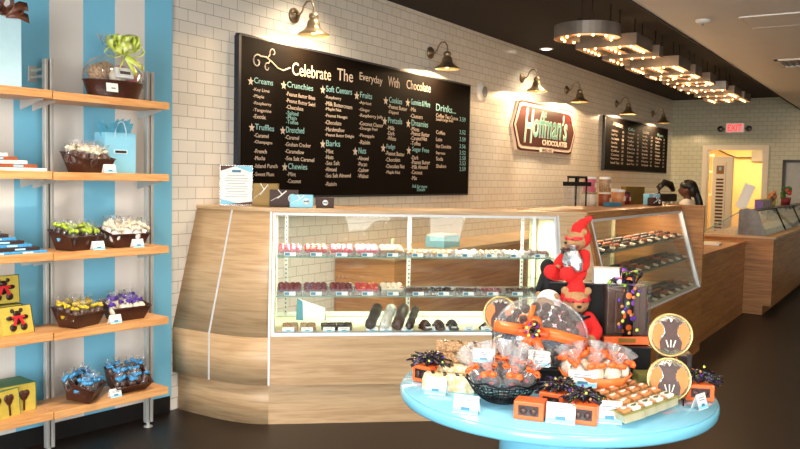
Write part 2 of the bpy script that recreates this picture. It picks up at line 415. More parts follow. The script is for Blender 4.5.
def blob(parts, voxel=.004, smooth=2):
    """one continuous surface out of overlapping balls and tapered limbs.
    parts: ('b', centre, radii) or ('l', [(point, radius), ...])"""
    b = B()
    for p in parts:
        if p[0] == 'b': b.ball(p[1], p[2], sub=3, rot=p[3] if len(p) > 3 else None)
        else:
            q = p[1]; pts = []; rad = []
            for i in range(len(q)-1):
                a, ra = Vector(q[i][0]), q[i][1]; c, rc = Vector(q[i+1][0]), q[i+1][1]
                for k in range(5):
                    t = k/5; pts.append(a.lerp(c, t)); rad.append(ra+(rc-ra)*t)
            pts.append(Vector(q[-1][0])); rad.append(q[-1][1])
            b.tube(pts, rad, seg=12)
            for (c, r) in q: b.ball(c, r, sub=2)
    me = bpy.data.meshes.new('blob'); b.bm.to_mesh(me); b.bm.free()
    o = bpy.data.objects.new('blob', me); COL.objects.link(o)
    r = o.modifiers.new('r', 'REMESH'); r.mode = 'VOXEL'; r.voxel_size = voxel; r.use_smooth_shade = True
    if smooth:
        s = o.modifiers.new('s', 'SMOOTH'); s.iterations = smooth; s.factor = .5
    dg = bpy.context.evaluated_depsgraph_get(); dg.update()
    out = bpy.data.meshes.new_from_object(o.evaluated_get(dg))
    bpy.data.objects.remove(o); bpy.data.meshes.remove(me)
    return out
def blob_obj(name, parts, material, parent, voxel=.004, smooth=2, label=None):
    me = blob(parts, voxel, smooth); me.name = name; me.materials.clear(); me.materials.append(M[material])
    for p in me.polygons: p.use_smooth = True; p.material_index = 0
    return obj(name, me, None, parent, label)
ORD = ['leftmost', 'second', 'third', 'fourth', 'fifth', 'sixth', 'seventh', 'eighth', 'ninth', 'tenth', 'eleventh', 'twelfth', 'thirteenth']
def nth(i): return 'leftmost' if i == 0 else ORD[i]+' from the left'
# ================================================================== THE ROOM
W = 4.18; LX = 16.36; HC = 3.2
b = B(); b.box((6.9, 0, -.05), (20.2, 8.8, .1)); struct('floor', b, 'floor')
b = B(); b.box((10.1, W+.06, HC/2), (13.0, .12, HC)); struct('wall_brick', b, 'tile')
# striped wall, slightly turned, stands a little proud of the tiled wall
sx, sy = math.cos(-.1016), math.sin(-.1016)
b = B()
b.box((-2.55, .04, 1.66), (5.1, .08, 3.1), 0)
struct('wall_left', b, 'stripe', (3.697, 4.157, 0), (0, 0, -.1016))
b = B(); b.box((-2.55, .045, .055), (5.1, .07, .11)); struct('baseboard_left', b, 'basebd', (3.697, 4.157, 0), (0, 0, -.1016))
b = B(); b.box((10.1, W-.008, .032), (12.6, .016, .064)); struct('baseboard_brick', b, 'basebd')
# back wall with the doorway
DY0, DY1, DZ = 2.503, 3.496, 2.236
b = B()
b.box((LX+.06, (W+DY1)/2, HC/2), (.12, W-DY1, HC))
b.box((LX+.06, (DY0-4.2)/2, HC/2), (.12, DY0+4.2, HC))
b.box((LX+.06, (DY0+DY1)/2, (HC+DZ)/2), (.12, DY1-DY0, HC-DZ))
struct('wall_back', b, 'tile_back')
b = B()
for y in (DY0-.045, DY1+.045): b.box((LX-.012, y, DZ/2), (.03, .09, DZ), 0)
b.box((LX-.012, (DY0+DY1)/2, DZ+.045), (.03, DY1-DY0+.18, .09), 0)
for y in (DY0+.008, DY1-.008): b.box((LX+.06, y, DZ/2), (.13, .016, DZ), 0)
struct('trim_1', b, 'doorwhite')
# little kitchen room behind the doorway
b = B()
b.box((19.2, 3.0, 1.3), (.1, 3.6, 2.6)); b.box((17.85, 1.45, 1.3), (2.7, .1, 2.6)); b.box((17.85, 4.6, 1.3), (2.7, .1, 2.6))
struct('wall_kitchen', b, 'warmwall')
b = B(); b.box((17.85, 3.0, 2.63), (2.8, 3.3, .06)); struct('ceiling_kitchen', b, 'ceil_white')
b = B(); b.box((17.6, 3.0, -.05), (2.2, 3.2, .1)); struct('floor_kitchen', b, 'floor')
# ceilings
b = B(); b.box((6.9, 3.05, HC+.05), (20.2, 2.5, .1)); struct('ceiling', b, 'ceil_dark')
b = B(); b.box((6.9, -1.25, 3.05), (20.2, 6.28, .2)); struct('ceiling_lower', b, 'ceil_white')
b = B(); b.box((6.9, 1.9, 3.1), (20.2, .02, .32)); struct('trim_2', b, 'ceil_dark')
# right-hand wall and storefront behind the camera
b = B(); b.box((6.9, -4.35, 1.5), (20.2, .1, 3.2)); struct('wall_right', b, 'ceil_white')
XS = -3.1
b = B()
b.box((XS, 0, .12), (.12, 8.8, .24)); b.box((XS, 0, 2.98), (.12, 8.8, .36))
for y in (-4.3, -1.9, .4, 2.6, 4.35): b.box((XS, y, 1.5), (.12, .1, 2.8))
struct('wall_front', b, 'alu')
for i, (y0, y1) in enumerate(((-4.25, -1.95), (-1.85, .35), (.45, 2.55), (2.65, 4.3))):
    b = B(); b.box((XS, (y0+y1)/2, 1.52), (.01, y1-y0, 2.56)); struct('window_%d' % (i+1), b, 'glass')

# ================================================================== SHELVING UNIT
S = thing('shelving_unit', 'wall shelving of steel posts and oak shelves against the striped wall', 'shelving', (3.697, 4.157, 0), -.1016)
# local: x along wall (negative = left), y into wall (negative = out to the room)
PX = (-.290, -.937, -1.66)
for px in PX:
    b = B()
    for dx in (-.014, .016): b.box((px+dx, -.165, 1.12), (.020, .035, 2.18), 0, None, .004)
    b.box((px, -.158, 1.12), (.012, .02, 2.16), 1)
    o = obj('upright_post', b, ['chrome', 'dark_metal'], S)
    b = B(); b.lathe([(.012, .03), (.010, .025), (.010, .012), (.026, .008), (.028, 0)], (px, -.165, 0), 16); obj('foot', b, 'chrome', o)
    b = B(); b.box((px-.005, -.08, 2.155), (.014, .16, .014)); b.box((px-.005, -.08, 2.115), (.014, .16, .014)); b.box((px-.005, -.006, 2.135), (.05, .012, .09), 0, None, .003)
    obj('wall_arm', b, 'chrome', o)
SZ = [1.965, 1.546, 1.122, .699, .276]       # undersides
TH = .042
def shelf_board(x0, x1, z, dz=0):
    b = B(); b.box(((x0+x1)/2, -.322, z+TH/2), (x1-x0, .275, TH), 0, None, .003)
    o = obj('shelf_board', b, 'oak_shelf', S)
    for px in (x0+.03, x1-.03):
        b = B(); b.poly([(-.18, 0), (-.42, 0), (-.42, -.008), (-.19, -.05), (-.18, -.05)], .004, 0, basis((px, 0, z), (0, 1, 0), (0, 0, 1)))
        obj('bracket', b, 'chrome', o)
for z in SZ:
    shelf_board(-1.063+.0, -.350, z)
    shelf_board(-1.80, -1.070, z+.004)
def onshelf(x, y, k): # x,y local to shelving -> world
    v = Matrix.Rotation(-.1016, 4, 'Z') @ Vector((x, y, SZ[k]+TH+.001)) + Vector((3.697, 4.157, 0)); return v
SHR = -.1016

def card_prop(name, label, cat, loc, rz, w=.075, h=.055, lean=.35, group=None, top='cardblue'):
    """small folded price card with a pale band and a print block"""
    t = thing(name, label, cat, loc, rz, group)
    b = B()
    R = Euler((-lean, 0, 0)).to_matrix()
    def q(x, z, off=0): return R @ Vector((x, -off, z))
    b.face([q(-w/2, 0), q(w/2, 0), q(w/2, h), q(-w/2, h)], 0); b.face([q(-w/2, 0, -.0012), q(-w/2, h, -.0012), q(w/2, h, -.0012), q(w/2, 0, -.0012)], 0)
    top_ = q(0, h); b.face([(-w/2, top_.y, top_.z), (w/2, top_.y, top_.z), (w/2, top_.y*2+.002, .0), (-w/2, top_.y*2+.002, 0)], 0)
    cd = obj('card', b, 'white', t)
    b = B(); b.face([q(-w/2, h*.04, .0006), q(w/2, h*.04, .0006), q(w/2, h*.26, .0006), q(-w/2, h*.26, .0006)], 0); 
    b.face([q(-w*.18, h*.18, .001), q(w*.18, h*.18, .001), q(w*.18, h*.36, .001), q(-w*.18, h*.36, .001)], 1)
    for k in range(2): b.face([q(-w*.3, h*(.56+.15*k), .001), q(w*.3, h*(.56+.15*k), .001), q(w*.3, h*(.62+.15*k), .001), q(-w*.3, h*(.62+.15*k), .001)], 2)
    obj('printed_band', b, [top, 'cardnavy', 'inkgrey'], cd)
    return t

def tray_basket(label, loc, rz, kind, tilt=0.):
    """brown tapered basket; the goods go in separately"""
    t = thing('tapered_basket', label, 'basket', loc, 0, None, (tilt, 0, rz))
    w, d, h, t_ = .235, .17, .095, .006
    b = B()
    o_lo = [(-w*.36, -d*.36), (w*.36, -d*.36), (w*.36, d*.36), (-w*.36, d*.36)]; o_hi = [(-w/2, -d/2), (w/2, -d/2), (w/2, d/2), (-w/2, d/2)]
    hh = [h*.8, h*.8, h*1.15, h*1.15]
    for i in range(4):
        j = (i+1) % 4
        A = [(*o_lo[i], 0), (*o_lo[j], 0), (*o_hi[j], hh[j]), (*o_hi[i], hh[i])]
        In = [(p[0]*.94, p[1]*.92, p[2]+(.004 if k < 2 else 0)) for k, p in enumerate(A)]
        b.face(A); b.face(In[::-1]); b.face([A[3], A[2], In[2], In[3]])
    b.face([(*p, 0) for p in o_lo]); b.face([(p[0]*.94, p[1]*.92, .004) for p in o_lo])
    obj('basket_body', b, 'wicker', t)
    b = B()
    b.tube([(o_hi[i][0], o_hi[i][1], hh[i]) for i in range(4)], .004, 0, 6, True); obj('rim', b, 'wicker', t)
    b = B(); x = -w*.445
    for s_ in (-1, 1): b.box((s_*w*.447, 0, h*.62), (.003, .055, .02), 0, (0, s_*.36, 0), .001)
    obj('handle_slot', b, kind, t, 'slot showing the wrap inside')
    return t

def twist_bag_mesh(top='clear', filler='choc', ribbon='yellow_tissue', s=1.):
    b = B()
    b.ball((0, 0, .022*s), (.023*s, .018*s, .027*s), 0, 2)
    b.ball((.004, 0, .03*s), (.015*s, .012*s, .018*s), 0, 1)
    cr = random.random
    prof = [(.021*s, 0), (.024*s, .02*s), (.020*s, .042*s), (.006*s, .055*s), (.012*s, .066*s), (.022*s, .082*s)]
    b.cap = False
    b.lathe(prof, (0, 0, 0), 12, 1, 1, .7, None, True, lambda a, z: .14*math.sin(5*a+z*300))
    b.cap = True
    b.tube([(.008*s*math.cos(a), .008*s*math.sin(a), .055*s) for a in [2*PI*i/8 for i in range(8)]], .006*s, 2, 5, True)
    b.ball((.013*s, -.008*s, .056*s), (.014*s, .006*s, .010*s), 2, 1); b.ball((-.013*s, -.008*s, .056*s), (.014*s, .006*s, .010*s), 2, 1)
    return b, [filler, top, ribbon]
def make_bag(label, cat, filler, ribbon, s=1., group=None, name='candy_bag'):
    b, ms = twist_bag_mesh('cello' if s > 1.4 else 'bagfilm', filler, ribbon, s)
    # split into parts: contents, wrapper, tie
    bm = b.bm; t = thing(name, label, cat, (0, 0, 0), 0, group)
    for k, nm in enumerate(('contents', 'clear_wrapper', 'tie')):
        c = bm.copy(); bmesh.ops.delete(c, geom=[f for f in c.faces if f.material_index != k], context='FACES')
        for f in c.faces: f.material_index = 0
        bb = B(); bb.bm.free(); bb.bm = c; obj(nm, bb, ms[k], t)
    bm.free(); return t
def fill_basket(proto, used, loc, rz, label, group, n=(5, 3), w=.2, d=.12, zb=.038, tilt=0., spread=.35, sc=1.28):
    base = Vector(loc); R = Matrix.Rotation(rz, 4, 'Z') @ Matrix.Rotation(tilt, 4, 'X')
    for j in range(n[1]):
        for i in range(n[0]):
            x = (i-(n[0]-1)/2)/max(1, n[0]-1)*w*.86 + random.uniform(-.006, .006); y = (j-(n[1]-1)/2)/max(1, n[1]-1)*d*.8 + random.uniform(-.005, .005)
            p = base + R @ Vector((x, y, zb + .012*j + random.uniform(-.004, .008)))
            e = (random.uniform(-spread, spread)-.15, random.uniform(-spread, spread)+x*2, random.uniform(0, 6))
            if proto not in used:
                used.append(proto); proto.location = p; proto.rotation_euler = e; proto['label'] = label; proto['group'] = group; proto.scale = (sc,)*3
            else: dup(proto, p, None, label, group, e, (sc,)*3)
USED = []
# --- top shelf: oval gift basket with a big lime bow
gp = onshelf(-.625, -.315, 0)
G = thing('gift_basket', 'oval brown gift basket in clear film with a big lime dotted bow', 'gift basket', gp, SHR)
b = B(); b.cap = False
b.lathe([(.115, 0), (.122, .03), (.138, .078), (.142, .082), (.136, .082), (.118, .03), (.11, .006)], (0, 0, 0), 32, 0, 1, .62)
b.cap = True; b.lathe([(.112, .004), (.112, .006)], (0, 0, 0), 32, 0, 1, .62)
obj('basket_body', b, 'wicker', G)
b = B()
for x, y, z, s, m in ((-.085, -.01, .115, .045, 0), (.085, 0, .11, .036, 1), (.0, -.03, .105, .04, 2), (-.03, .02, .13, .05, 0), (.045, .02, .125, .045, 1)):
    b.ball((x, y, z), (s, s*.7, s), m, 2)
obj('treat_bags', b, ['beige', 'pink', 'cream_candy'], G)
b = B(); b.box((.015, -.055, .12), (.085, .02, .05), 0, (-.2, 0, 0), .004); b.box((.015, -.0665, .122), (.05, .002, .014), 1, (-.2, 0, 0)); obj('bar_box', b, ['white', 'browncard'], G)
b = B(); b.cap = False
b.lathe([(.138, .082), (.13, .13), (.095, .18), (.03, .215), (.02, .225), (.045, .255), (.07, .30)], (-.005, 0, 0), 26, 0, 1, .62, None, True, lambda a, z: .07*math.sin(7*a+z*40)+.04*math.sin(13*a))
obj('clear_film', b, 'clear', G)
b = B(); random.seed(3)
def loops(b, c, n, L, w, m=0, up=.0, seedr=0, flat=.55, ry=.6):
    for k in range(n):
        a = 2*PI*k/n + random.uniform(-.2, .2); el = random.uniform(-.3, .9)+up
        dr = Vector((math.cos(a)*math.cos(el), math.sin(a)*math.cos(el)*ry, math.sin(el))); sd = dr.cross(Vector((0, 1, 0.2))).normalized()
        l = L*random.uniform(.75, 1.05); pts = []
        for i in range(9):
            u = 2*PI*i/8
            pts.append(Vector(c) + dr*l*(1-math.cos(u))/2 + sd*l*flat*.5*math.sin(u))
        ax = dr.cross(sd); b.strip(pts, w, m, .001, ax)
loops(b, (.015, -.055, .225), 20, .095, .042, 0, .15)
for a in (-2.2, -1.2, -.6): b.strip([(.02, -.06, .2), (.02+.05*math.cos(a), -.075, .2+.05*math.sin(a)), (.02+.09*math.cos(a+.2), -.07, .2+.085*math.sin(a))], .03, 0, .001, (0.3, .2, 1))
obj('bow', b, 'bow_green', G)
b = B(); b.box((-.06, -.085, .045), (.055, .002, .04), 0, (-.1, 0, 0)); b.box((-.055, -.0868, .042), (.02, .001, .006), 1, (-.1, 0, 0)); obj('label_card', b, ['white', 'inkgrey'], G); G.scale = (1.3, 1.3, 1.2)
# --- second shelf: blue gift bag behind basket of white bags
def gift_bag(label, loc, rz, w, d, h, paper):
    t = thing('paper_gift_bag', label, 'gift bag', loc, rz)
    b = B()
    P = [(-w/2, -d/2), (w/2, -d/2), (w/2, d/2), (0, d/2-.01), (-w/2, d/2)]
    for i in range(len(P)):
        j = (i+1) % len(P); b.face([(*P[i], 0), (*P[j], 0), (*P[j], h), (*P[i], h)])
    b.face([(*p, 0) for p in P]); obj('bag_body', b, paper, t)
    return t
gb = gift_bag('sky blue paper gift bag with blue tissue, behind the basket of white bags', onshelf(-.58, -.26, 1), SHR, .165, .09, .19, 'paperblue'); gb.scale = (1.2, 1.2, 1.22)
b = B(); random.seed(5); 
for k in range(12):
    a = random.uniform(0, 6.28); x = random.uniform(-.06, .06)
    b.face([(x-.03, -.02, .17), (x+.03, .0, .17), (x+.045*math.cos(a)+.01, .02*math.sin(a), .25+random.uniform(-.02, .015)), (x-.03+.03*math.cos(a), .03*math.sin(a), .235)], 0, True)
obj('tissue', b, 'tissue', gb)
for y in (-.046,):
    b = B(); b.tube([(-.03, y, .17), (-.028, y-.002, .2), (-.015, y-.004, .235), (0, y-.005, .243), (.015, y-.004, .235), (.028, y-.002, .2), (.03, y, .17)], .003, 0, 6); obj('handle', b, 'paperwhite', gb)
b = B(); b.box((0, -.0465, .1), (.075, .001, .02), 0, None); b.box((0, -.0475, .1), (.06, .001, .011), 1); obj('printed_logo', b, ['paperwhite', 'browncard'], gb)

bags = {}
def bag_proto(key, filler, ribbon, s): bags[key] = make_bag('bag', 'candy bag', filler, ribbon, s); return bags[key]
def goods(k, x, y, rz, key, filler, ribbon, blabel, glabel, ggroup, wrap, tilt=0., s=1., n=(5, 3), yaw=0.):
    p = onshelf(x, y, k)
    if tilt: p.z += .012
    tray_basket(blabel, p, SHR+yaw, wrap, tilt)
    pr = bags.get(key) or bag_proto(key, filler, ribbon, s)
    fill_basket(pr, USED, p, SHR+yaw, glabel, ggroup, n, tilt=tilt)
goods(1, -.80, -.345, 0, 'w', 'choc', 'cream_candy', 'brown basket in front of the blue gift bag, full of chocolate pretzel bags', 'clear bag of drizzled chocolate treats in the basket by the blue gift bag', 'treat bags by the gift bag', 'tissue', 0, 1.15, (5, 3), .25)
goods(2, -.875, -.35, 0, 'g', 'dchoc', 'green_tissue', 'brown basket on the third shelf with lime ribboned bags', 'clear bag of dark chocolates tied with lime ribbon', 'lime ribboned bags', 'tissue', 0, 1., (5, 3), .22)
goods(2, -.575, -.34, 0, 'm', 'marsh', 'cream_candy', 'brown basket on the third shelf piled with white marshmallow bags', 'clear bag of white marshmallows on the third shelf', 'marshmallow bags', 'tissue', 0, 1.1, (5, 3), -.05)
goods(3, -.86, -.35, 0, 'y', 'choc', 'yellow_tissue', 'brown basket on the fourth shelf with yellow ribboned bags', 'clear bag of chocolates tied with yellow ribbon', 'yellow ribboned bags', 'yellow_tissue', 0, 1., (5, 3), .3)
goods(3, -.565, -.34, 0, 'v', 'cream_candy', 'purple_tissue', 'brown basket on the fourth shelf with violet ribboned bags', 'clear bag of nut chocolates tied with violet ribbon', 'violet ribboned bags', 'wicker', 0, 1., (5, 3), -.05)
goods(4, -.84, -.35, 0, 'b', 'dchoc', 'blue_tissue', 'brown basket turned sideways on the bottom shelf with blue ribboned bags', 'clear bag of dark chocolates with blue ribbon in the turned bottom basket', 'blue ribboned bags in the turned basket', 'blue_tissue', .2, 1., (5, 3), .75)
goods(4, -.56, -.33, 0, 'b2', 'choc', 'blue_tissue', 'brown basket tipped forward on the bottom shelf beside the post', 'clear bag of chocolates with blue ribbon in the tipped bottom basket', 'blue ribboned bags in the tipped basket', 'wicker', .45, 1., (5, 3), -.02)
# cards on the shelves
for k, x, lab in ((1, -.72, 'on the second shelf before the drizzled treats'), (2, -.79, 'before the lime ribboned bags'), (2, -.54, 'before the marshmallow bags'), (3, -.685, 'between the yellow and violet baskets'), (4, -.685, 'between the two bottom baskets')):
    card_prop('price_card', 'small white and blue price card '+lab, 'price card', onshelf(x, -.44, k), SHR, .072, .05)
# --- left bay
gb2 = gift_bag('pale blue gift bag with a brown bow at the left of the top shelf', onshelf(-1.32, -.32, 0), SHR, .26, .12, .36, 'paperwhite')
b = B(); random.seed(9); loops(b, (.06, -.04, .375), 8, .11, .05, 0, .2)
b.strip([(.05, -.06, .37), (.11, -.07, .375), (.17, -.06, .36)], .05, 0, .001, (0, .3, 1)); b.strip([(.05, -.06, .37), (.12, -.07, .42), (.165, -.06, .42)], .045, 0, .001, (0, .3, 1))
obj('bow', b, 'ribbon_brown', gb2)
def slab(name, label, cat, loc, rz, d, m, face, group, seals=2):
    t = thing(name, label, cat, loc, rz, group)
    b = B(); b.box((0, 0, d[2]/2), d, 0, None, .002); obj('box_body', b, m, t)
    b = B()
    for q in range(seals): b.box(((q-(seals-1)/2)*d[0]*.42, -d[1]/2-.0008, d[2]/2), (d[0]*.15, .0012, d[2]*.5), 0)
    if seals: obj('seal', b, face, t)
    return t
z0 = SZ[1]+TH+.001
for lv in range(6):
    x1 = -1.075-.012 - .042*lv; wdt = .34
    p = onshelf(x1-wdt/2, -.36+.018*lv, 1); p.z += lv*.0185
    slab('chocolate_bar_box', '%s of the pyramid of %s bar boxes on the second shelf' % (['bottom box', 'second box up', 'third box up', 'fourth box up', 'fifth box up', 'top box'][lv], 'white' if lv % 2 == 0 else 'rust brown'), 'chocolate box', p, SHR, (wdt, .15, .018), 'white' if lv % 2 == 0 else 'rustcard', 'paperblue' if lv % 2 else 'cream_candy', 'bar boxes on the second shelf')
for lv in range(8):
    x1 = -1.085 - .03*lv; wdt = .36
    p = onshelf(x1-wdt/2, -.375+.022*lv, 2); p.z += lv*.0165
    slab('wrapped_bar', '%s in the stepped stack of %s wrapped bars, third shelf' % (['lowest', 'second', 'third', 'fourth', 'fifth', 'sixth', 'seventh', 'topmost'][lv], 'blue' if lv % 2 == 0 else 'brown'), 'chocolate bar', p, SHR, (wdt, .12, .016), 'blue_tissue' if lv % 2 == 0 else 'browncard', 'paperwhite', 'wrapped bars on the third shelf')
card_prop('price_card', 'white price card at the left end of the third shelf', 'price card', onshelf(-1.45, -.455, 2), SHR, .08, .075)
def figure_box(label, loc, rot, kind, w=.17, h=.145, d=.035):
    t = thing('chocolate_figure_box', label, 'chocolate box', loc, 0, None, rot)
    b = B(); b.box((0, 0, h/2), (w, d, h), 0, None, .003); bd = obj('box_body', b, ['yellowcard'], t)
    b = B(); b.box((w/2+.001, 0, h/2), (.002, d*1.02, h*1.01), 0); b.box((0, 0, h+.001), (w*1.01, d*1.02, .002), 0); obj('box_edge', b, 'greencard' if kind == 'spoon' else 'black', t)
    b = B()
    if kind == 'bear':
        for q in ((0, .105, .022, .016), (-.024, .122, .011, .011), (.024, .122, .011, .011), (0, .075, .025, .028), (-.042, .085, .02, .012), (.042, .085, .02, .012), (-.03, .035, .02, .02), (.03, .035, .02, .02)):
            b.ball((q[0], -d/2-.004, q[1]), (q[2], .008, q[3]), 0, 2)
        cbr = obj('chocolate_bear', b, 'dchoc', t)
        b = B(); b.box((0, -d/2-.012, .088), (.07, .004, .012), 0, None, .002); b.box((-.018, -d/2-.012, .065), (.014, .004, .045), 0, (0, .4, 0)); b.box((.018, -d/2-.012, .065), (.014, .004, .045), 0, (0, -.4, 0)); obj('ribbon', b, 'redrib', cbr)
    else:
        for s_ in (-.045, .03):
            b.ball((s_-.012, -d/2-.004, .1), (.018, .006, .02), 0, 2); b.ball((s_+.012, -d/2-.004, .1), (.018, .006, .02), 0, 2); b.ball((s_, -d/2-.004, .085), (.02, .006, .022), 0, 2); b.box((s_, -d/2-.003, .045), (.011, .006, .07), 0, None, .003)
        obj('chocolate_lollipop', b, 'choc', t)
    return t
figure_box('yellow box with a chocolate bear in red ribbon, front of the fourth shelf', onshelf(-1.21, -.36, 3), (-.25, 0, SHR+.1), 'bear')
for k in range(4):
    p = onshelf(-1.25, -.30+.037*k, 3); figure_box('yellow bear box standing %s behind the front bear box' % ['first', 'second', 'third', 'fourth'][k], p, (0, 0, SHR), 'bear', .17, .15, .034)
p = onshelf(-1.24, -.26, 3); p.z += .152
figure_box('yellow bear box with red ribbon stacked on top at the frame edge', p, (-.1, 0, SHR), 'bear')
figure_box('pale gold box with heart lollipops, frontmost on the bottom left shelf', onshelf(-1.30, -.385, 4), (-.12, 0, SHR+.25), 'spoon', .19, .14, .03)
for k in range(5):
    figure_box('gold heart lollipop box, %s one behind the frontmost' % ['first', 'second', 'third', 'fourth', 'fifth'][k], onshelf(-1.20, -.325+.036*k, 4), (0, 0, SHR), 'spoon', .19, .15, .033)
# ================================================================== FRONT DISPLAY COUNTER (curved end)
CO = (3.835, 3.42, 0); CRZ = math.atan2(-.760, .649)
def toL(x, y):
    v = Matrix.Rotation(-CRZ, 4, 'Z') @ Vector((x-CO[0], y-CO[1], 0)); return (v.x, v.y)
C1 = thing('display_counter', 'long oak display counter with rounded end and a lit glass case of candies', 'display counter', CO, CRZ)
ZK, ZB, ZT, LEAN = .265, .57, 1.38, .215
def bez(p0, p1, p2, n):
    return [((1-t)**2*p0[0]+2*t*(1-t)*p1[0]+t*t*p2[0], (1-t)**2*p0[1]+2*t*(1-t)*p1[1]+t*t*p2[1]) for t in [i/n for i in range(n+1)]]
arc = bez((3.716, 3.87), (3.722, 3.553), (3.835, 3.42), 14)
path = [toL(3.716, 4.165), toL(3.716, 4.02)] + [toL(*p) for p in arc] + [(.4, 0), (.9, 0), (1.5, 0), (1.95, 0)]
iend = len(path)
def normals(pts):
    out = []
    for i in range(len(pts)):
        a = Vector(pts[max(i-1, 0)]); c = Vector(pts[min(i+1, len(pts)-1)]); t = (c-a).normalized(); out.append(Vector((-t.y, t.x)))
    return out
nr = normals(path)
# make sure normals point into the counter (local +y at the straight part)
if nr[-1].y < 0: nr = [-v for v in nr]
def off(i, o): p = Vector(path[i])+nr[i]*o; return (p.x, p.y)
BX = 2.237      # base corner where it meets the second case, local x
def cornerx(o): return 2.237 - .52*o   # mitre
def shell(zs, i0, i1, th, m=0, extra=None):
    """curved panel following the plan path, zs = [(z, inset), ...]"""
    b = B(); cols = []
    for i in range(i0, i1):
        cols.append(([Vector((*off(i, o), z)) for z, o in zs], [Vector((*off(i, o+th), z)) for z, o in zs]))
    if extra:
        for ex in extra: cols.append(([Vector((ex(o), o, z)) for z, o in zs], [Vector((ex(o), o+th, z)) for z, o in zs]))
    F = [[b.bm.verts.new(p) for p in c[0]] for c in cols]; K = [[b.bm.verts.new(p) for p in c[1]] for c in cols]
    n = len(zs)
    for i in range(len(cols)-1):
        for k in range(n-1):
            f = b.bm.faces.new((F[i][k], F[i+1][k], F[i+1][k+1], F[i][k+1])); f.smooth = i < 16
            b.bm.faces.new((K[i][k], K[i][k+1], K[i+1][k+1], K[i+1][k]))
        b.bm.faces.new((F[i][0], K[i][0], K[i+1][0], F[i+1][0])); b.bm.faces.new((F[i][-1], F[i+1][-1], K[i+1][-1], K[i][-1]))
    for c in (0, -1):
        for k in range(n-1): b.bm.faces.new((F[c][k], F[c][k+1], K[c][k+1], K[c][k]))
    return b
iseam = 16     # index in path of the seam at local (0,0)
obj('kick_base', shell([(0, .05), (ZK+.01, .05)], 0, iend, .02, 0, [cornerx]), 'oak', C1)
obj('lower_panel', shell([(ZK, 0), (ZB, 0)], 0, iend, .02, 0, [cornerx]), 'oak', C1)
obj('curved_panel', shell([(ZB, 0), (ZT-.02, LEAN*.975)], 0, iseam+1, .02), 'oak', C1)
def lean(z): return LEAN*(z-ZB)/(ZT-ZB)
gx0, gx1, gz0, gz1 = .03, 1.905, .60, 1.335
b = B()
def lq(x0, x1, z0, z1, t=.02, dy=0):
    for a, c in (((x0, z0), (x1, z1)),):
        P = [(x0, lean(z0)+dy, z0), (x1, lean(z0)+dy, z0), (x1, lean(z1)+dy, z1), (x0, lean(z1)+dy, z1)]
        Q = [(p[0], p[1]+t, p[2]) for p in P]
        return P, Q
def slabq(b, x0, x1, z0, z1, t=.02, dy=0, m=0):
    P, Q = lq(x0, x1, z0, z1, t, dy); b.face(P, m); b.face(Q[::-1], m)
    for i in range(4): j = (i+1) % 4; b.face([P[i], Q[i], Q[j], P[j]], m)
slabq(b, 0, gx1+.02, gz1, ZT-.02); slabq(b, 0, gx1+.02, ZB, gz0); slabq(b, 0, gx0-.01, gz0, gz1)
obj('front_rail', b, 'oak', C1)
b = B()
P = [(gx1+.03, 0, ZB), (cornerx(0), 0, ZB), (cornerx(LEAN), LEAN, ZT-.02), (gx1+.03, LEAN, ZT-.02)]
b.face(P); b.face([(p[0], p[1]+.02, p[2]) for p in P][::-1])
for i in range(4): j = (i+1) % 4; b.face([P[i], (P[i][0], P[i][1]+.02, P[i][2]), (P[j][0], P[j][1]+.02, P[j][2]), P[j]])
obj('corner_panel', b, 'oak', C1)
b = B()
w_ = .016
slabq(b, gx0-w_, gx1+w_, gz1, gz1+w_, .03, -.006); slabq(b, gx0-w_, gx1+w_, gz0-w_*1.3, gz0, .03, -.006)
slabq(b, gx0-w_, gx0, gz0, gz1, .03, -.006); slabq(b, gx1, gx1+w_, gz0, gz1, .03, -.006)
obj('glass_frame', b, 'alu', C1)
b = B(); slabq(b, gx0, gx1, gz0, gz1, .006, .008); obj('front_glass', b, 'glass', C1)
# metal seams
for nm, i in (('seam_strip', iseam), ('seam_strip', 3)):
    b = B(); v = nr[i]; t = Vector((-v.y, v.x))*.006
    for (z0, o0), (z1, o1) in (((ZK, 0), (ZB, 0)), ((ZB, 0), (ZT-.02, LEAN*.975))):
        p0 = Vector((*off(i, o0-.004), z0)); p1 = Vector((*off(i, o1-.004), z1)); t3 = Vector((t.x, t.y, 0)); n3 = Vector((v.x, v.y, 0))*.01
        b.face([p0-t3, p0+t3, p1+t3, p1-t3]); b.face([p0-t3+n3, p1-t3+n3, p1+t3+n3, p0+t3+n3]); b.face([p0-t3, p1-t3, p1-t3+n3, p0-t3+n3]); b.face([p0+t3, p0+t3+n3, p1+t3+n3, p1+t3])
    obj(nm, b, 'alu', C1)
b = B()
for x in (gx1+.032,):
    P = [(x-.006, -.004, ZB), (x+.006, -.004, ZB), (x+.006, LEAN-.004, ZT-.02), (x-.006, LEAN-.004, ZT-.02)]
    b.face(P); b.face([(p[0], p[1]+.01, p[2]) for p in P][::-1])
obj('seam_strip', b, 'alu', C1)
# top slab follows the path at full inset
b = B(); top = [off(i, LEAN-.012) for i in range(0, iend)] + [(cornerx(LEAN-.012), LEAN-.012), (2.35, .62), (.72, .62), toL(4.47, 4.165)]
b.poly(top, .022, 0, Matrix.Translation((0, 0, ZT-.022))); obj('counter_top', b, 'oak', C1)
